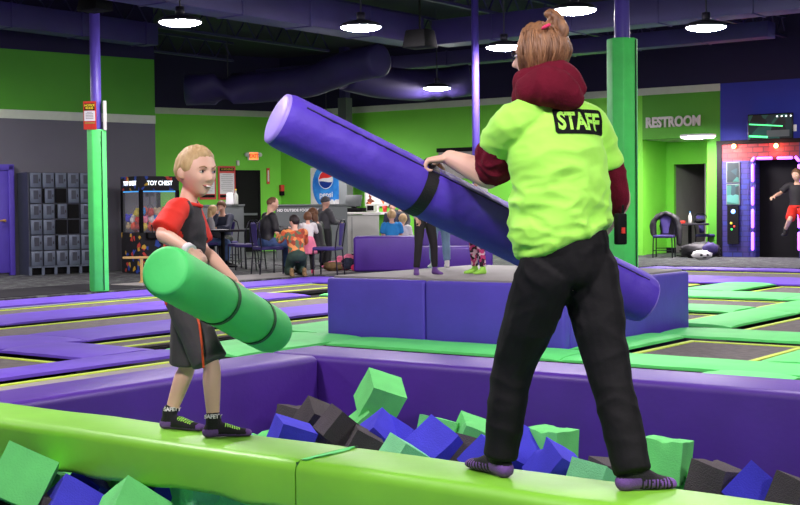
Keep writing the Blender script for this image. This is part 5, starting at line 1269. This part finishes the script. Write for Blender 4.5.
# --- boy
sB = .76
JB = dict(pel=AT(185, 297, 5.99), wai=AT(185, 268, 6.0), che=AT(185, 236, 6.0), nek=AT(188, 200, 6.0), head=AT(196, 172, 5.99),
          shL=AT(189, 208, 6.15), shR=AT(178, 209, 5.87), elL=AT(203, 249, 6.15), elR=AT(162, 234, 5.76), wrL=AT(234, 281, 5.98), wrR=AT(190, 250.5, 5.60),
          hiL=AT(188, 305, 6.05), hiR=AT(184, 305, 5.93), knL=AT(187, 366, 6.08), knR=AT(211, 364, 5.88), anL=AT(169.5, 416, 6.08), anR=AT(213.5, 424, 5.85), toL=G(204, 430.5, .142), toR=G(252, 435, .142))
fb_ = V((.97, -.22, 0)).normalized()
OB = dict(root=G(192, 432, .14), face=V((.76, -.65, -.08)), head=.236, child=True, vox=.0065, bvox=.005, skin='skin_boy', loose=.014, wr=.004, hair=('short', 'hair_blond', .034), brow='brow_blond', smile=True,
          top='tee_red', topname='tee_shirt', sleeve=.52, hem=.42, legs='shorts_grey', legname='shorts', leglen=.5, necktop=.14,
          hdR=(V((.75, -.05, -.45)), V((-.2, .5, -.9)), 40, 1), hdL=(V((.7, -.3, -.5)), V((-.1, -.5, -.9)), 45, -1))
boy, HB_, hb, ORb = person('person', 'blond boy in a red and black T-shirt and grey shorts, standing on the beam', JB, sB, OB)
ax0 = JB['wai']-ORb
def tee(c, n):
    q = c-ax0; q.z = 0
    d = q.dot(fb_); z = c.z-(JB['pel']-ORb).z
    if z < -.045: return 0
    sidev = abs(q.dot(V((fb_.y, -fb_.x, 0))))
    return 1 if d > .012 and sidev < .125 and c.z < (JB['nek']-ORb).z-.005 else 0
paint(OB['_top'], tee, ['tee_black'])
t = MB(); pts = [JB['nek']+V((math.cos(k*math.pi/6)*.062, math.sin(k*math.pi/6)*.055, -.018+.012*math.cos(k*math.pi/6+2.8))) for k in range(13)]; t.tube(pts, .009, n=8); t.build('collar', 'tee_red', boy, ORb, smooth=True)
t = MB(); t.tube([AT(196.5, 314, 5.815), AT(199.5, 325, 5.79), AT(202, 345, 5.77), AT(203.5, 368, 5.785)], .0055, n=6); t.build('side_stripe', 'stripe_orange', boy, ORb)
t = MB(); w_ = JB['wrR']; d_ = (JB['wrR']-JB['elR']).normalized(); t.loft([w_-d_*.022, w_+d_*.008], [.030, .029], n=20, sub=1, capk=.1); t.build('wristband', 'white', boy, ORb, smooth=True)
socks(boy, ORb, JB, sB, 'SAFETY', .005)

# ------------------------------------------------------------------ the padded bats
def bat(name, label, pa, pb, r, side_mat, cap_mat, seam_mat, seam_ang, rings, strap_w, ring_mat, loop=None):
    ax = (pb-pa); L = ax.length; ax.normalize(); t = thing(name, label, 'bat', pa); up_ = V((0, 0, 1)); xa = (up_-ax*up_.dot(ax)).normalized(); ya = ax.cross(xa)
    def P(s_, a, rr): return ax*s_+xa*(math.cos(a)*rr)+ya*(math.sin(a)*rr)
    m = MB(); n = 64; K = 90; vs = []
    for i in range(K+1):
        s_ = L*i/K; e = 1-.06*math.exp(-min(s_, L-s_)/.012)
        for k in range(n):
            a = 2*math.pi*k/n; dist = (a-seam_ang+math.pi) % (2*math.pi)-math.pi
            rr = r*e*(1-.03*math.exp(-(dist/.06)**2))+.0045*(1-2*abs(noise.noise(V((s_*20, a*1.2, 2)))))*math.exp(-(dist/.7)**2)+.002*noise.noise(V((s_*4, math.cos(a)*2, math.sin(a)*2)))
            for rs in rings: rr -= .004*math.exp(-((s_-rs*L)/.02)**2)
            vs.append(P(s_, a, rr))
    fs = [(i*n+k, i*n+(k+1) % n, (i+1)*n+(k+1) % n, (i+1)*n+k) for i in range(K) for k in range(n)]
    m.add(vs, fs); m.build('bat_cover', side_mat, t, smooth=True)
    for s_, sg in ((0, -1), (L, 1)):
        m = MB(); vs = []; 
        for j, (rr, dz) in enumerate(((.945, .0), (.93, .008), (.8, .014), (.45, .018))):
            vs += [P(s_+sg*dz, 2*math.pi*k/n, r*rr) for k in range(n)]
        vs.append(ax*(s_+sg*.019)); fs = [(j*n+k, j*n+(k+1) % n, (j+1)*n+(k+1) % n, (j+1)*n+k) for j in range(3) for k in range(n)]+[(3*n+k, 3*n+(k+1) % n, 4*n) for k in range(n)]
        m.add(vs, fs); m.build('end_cap', cap_mat, t, smooth=True)
    m = MB(); m.tube([P(L*i/30, seam_ang, r*.985+.004) for i in range(1, 30)], .0038, n=6); m.build('seam', seam_mat, t)
    for rs in rings:
        m = MB(); vs = []; w2 = strap_w/2
        for k in range(49):
            a = 2*math.pi*k/48; b = r+.003
            vs += [P(rs*L-w2, a, b-.004), P(rs*L-w2, a, b), P(rs*L+w2, a, b), P(rs*L+w2, a, b-.004)]
        fs = [(4*k+j, 4*k+j+1, 4*k+j+5, 4*k+j+4) for k in range(48) for j in range(3)]
        m.add(vs, fs); m.build('strap_ring', ring_mat, t, smooth=False)
    return t, P, L
pa, pb = AT(279, 119, 4.93), AT(643, 299, 5.58)
tp, PP, LP_ = bat('padded_bat', 'large purple padded bat held across by the staff member, one end raised high', pa, pb, .108, 'stick_purple', 'stick_purple_cap', 'seam', .9, [.355], .052, 'strap')
# which side the seam lies on is set by its angle; handle loop over the strap under the hand
hp_ = JS['wrL']+V((-.085, .01, -.012)) - pa
axp = (pb-pa).normalized()
m = MB(); c0 = PP(.355*LP_, 0, .108)
m.loft([PP(.355*LP_-.0, -.55, .106), hp_.lerp(PP(.355*LP_, 0, .125), .45)+V((0, -.01, 0)), hp_, hp_+V((0, .05, 0)), PP(.355*LP_, .5, .106)], [(.017, .004)]*5, side=axp, n=10); m.build('handle_loop', 'strap', tp, smooth=True)
pa, pb = AT(166, 271, 5.18), AT(272, 331, 6.12)
tg, PG, LG = bat('padded_bat', 'green padded bat held by the boy, pointing down to the right', pa, pb, .108, 'stick_green', 'stick_green', 'seam_green', -2.2, [.44, .80], .022, 'seam_green')

# ------------------------------------------------------------------ people in the background
def feet_base(x, y): p = G(x, y); return p
def bg(name_label, kind, base, deg, s, **o):
    ov = o.pop('ov', {}); J, fd = pose(kind, base, deg, s, **ov); o['root'] = base; o['face'] = fd; o.setdefault('vox', .018 if s > .8 else .014); o.setdefault('skin', 'skin')
    if o.get('shoes') is None: o['shoes'] = 'black'
    if o.get('topname') is None: o['topname'] = 'jacket'
    return person('person', name_label, J, s, o)
p = AT(266, 262, 23.2); p.z = 0
bg('man with a shaved head in a black jacket and jeans, sitting on a purple chair', 'sit', p, -62, 1.02, top='jacket_black', legs='jeans', hair=('bald', 'hair_mid', .012), head=.26, fat=1.12, ov=dict(wrR=(-.02, .42, .80), wrL=(-.12, .40, .80), look=(.1, 1, -.35)))
p = AT(296, 262, 22.5); p.z = 0
bg('kneeling person in an orange plaid shirt and green trousers with dark hair', 'kneel', p, 15, .92, top='plaid', topname='plaid_shirt', legs='olive', shoes='scarf_brown', hair=('short', 'hair_dark', .08), ov=dict(look=(-.6, .8, 0), elL=(-.28, .12, .66), wrL=(-.30, .30, .78)))
p = G(308.5, 274); bg('little girl in a white sweater and pink skirt, standing with long brown hair', 'stand', p, 10, .62, child=True, top='top_white', topname='sweater', skirt='pink', legs='jacket_black', legname='tights', shoes='hot_pink', hair=('shag', 'hair_mid', .09), ov=dict(elL=(-.26, .12, 1.2), wrL=(-.2, .3, 1.3), elR=(.26, .1, 1.2), wrR=(.18, .3, 1.3)))
p = AT(320, 262, 24.2); p.z = 0
bg('woman with long reddish brown hair in black, crouching beside the little girl', 'sit', p+V((0, 0, -.1)), 70, .95, top='jacket_black', legs='jacket_black', hair=('long', 'hair_mid', .07), ov=dict(look=(.3, 1, -.2)))
p = G(325.5, 267.5); bg('child in a dark knit hat and grey coat, standing with hands forward', 'stand', p, -50, .78, child=True, top='coat_grey', topname='coat', legs='jacket_black', hair=('beanie', 'coat_grey', .09), loose=.03, ov=dict(elL=(-.24, .1, 1.15), wrL=(-.1, .36, 1.12), elR=(.24, .1, 1.15), wrR=(.14, .38, 1.12)))
p = AT(225, 262, 27.2); p.z = 0
bg('person in a dark navy jacket at the cafe table, resting their face on one hand', 'sit', p, 165, 1.0, top='jacket_navy', legs='jacket_black', hair=('short', 'hair_mid', .07), ov=dict(elR=(.12, .32, .80), wrR=(.04, .28, 1.08), look=(0, 1, -.5), elL=(-.2, .3, .78), wrL=(.0, .42, .78)))
p = AT(207, 262, 26.6); p.z = 0
bg('girl with long light hair in a grey top, sitting left of the cafe table', 'sit', p, -75, .93, top='top_grey', topname='sweater', legs='jeans', hair=('long', 'hair_blond', .06), ov=dict(look=(-.3, 1, -.3), wrR=(.05, .4, .60), wrL=(-.1, .4, .60)))
# children on the platform
PT = PH
p = G(425, 274.5, PT); bg('child in black leggings and a pale top standing on the blue platform', 'stand', p, -150, .58, child=True, top='top_white', topname='top', legs='tee_black', legname='leggings', loose=.006, hair=('long', 'hair_mid', .06), shoes='sock_purple', hem=.5, ov=dict(knL=(-.16, .02, .48), anL=(-.2, -.02, .08), toL=(-.2, .2, 0), knR=(.13, .02, .48), anR=(.15, -.02, .08), toR=(.26, .16, 0), look=(0, 1, 0)))
p = G(478, 273.5, PT); bg('blond child in pink patterned leggings standing on the blue platform', 'stand', p, 120, .58, child=True, top='top_white', topname='top', legs='pattern_leggings', legname='leggings', loose=.008, hair=('shag', 'hair_pale', .06), shoes='sock_lime', hem=.4, ov=dict(look=(0, 1, 0)))
p = G(440, 267.5, PT); bg('child in light blue jeans standing at the back of the blue platform', 'stand', p, 10, .62, child=True, top='tee_black', topname='top', legs='jeans_light', loose=.012, hair=('short', 'hair_mid', .06), shoes='top_white', hem=.35)
# children by the benches
p = AT(392.5, 262, 25.6); p.z = 0; bg('boy with short fair hair in a bright blue T-shirt, sitting behind the purple block', 'sit', p, 5, .82, child=True, top='tee_blue', topname='tee_shirt', sleeve=.5, legs='jeans', hair=('short', 'hair_blond', .06))
p = AT(402, 262, 25.9); p.z = 0; bg('child with reddish fair hair and a white top, sitting right of the boy in blue', 'sit', p, -15, .76, child=True, top='top_white', topname='tee_shirt', legs='jeans', hair=('shag', 'hair_blond', .06))
p = AT(393, 262, 28.6); p.z = 0; bg('person in a dark navy top standing behind the seated fair-haired boy', 'stand', p, 180, .72, child=True, top='jacket_navy', legs='jacket_black', hair=('short', 'hair_dark', .06))
p = AT(401, 262, 28.9); p.z = 0; bg('person in a dark grey top standing farther right behind the seated children', 'stand', p, 170, .76, child=True, top='coat_grey', legs='jacket_black', hair=('short', 'hair_mid', .06))
# jumping boy at the right edge
p = AT(797, 228, 20.3)-V((0, 0, .35)); bg('boy in a black T-shirt and red shorts jumping in mid-air before the violet doorway', 'stand', p, 160, .72, child=True, top='tee_black', topname='tee_shirt', sleeve=.5, legs='tee_red', legname='shorts', leglen=.5, hair=('short', 'hair_mid', .06), shoes='jacket_black', vox=.012,
    ov=dict(knL=(-.18, .20, .62), anL=(-.10, -.12, .42), toL=(-.12, -.02, .26), knR=(.12, .34, .70), anR=(.24, .02, .46), toR=(.30, .16, .32), elR=(.34, .05, 1.25), wrR=(.46, .22, 1.18), elL=(-.34, .05, 1.25), wrL=(-.46, .22, 1.2), look=(.5, 1, -.2)))

# ------------------------------------------------------------------ world and output
w = bpy.data.worlds.new('world'); SC.world = w; w.use_nodes = True; w.node_tree.nodes['Background'].inputs[0].default_value = (.85, .88, 1, 1); w.node_tree.nodes['Background'].inputs[1].default_value = .5
SC.view_settings.view_transform = 'Standard'; SC.view_settings.look = 'None'; SC.view_settings.gamma = 1; SC.view_settings.use_curve_mapping = False; SC.view_settings.exposure = 0.0
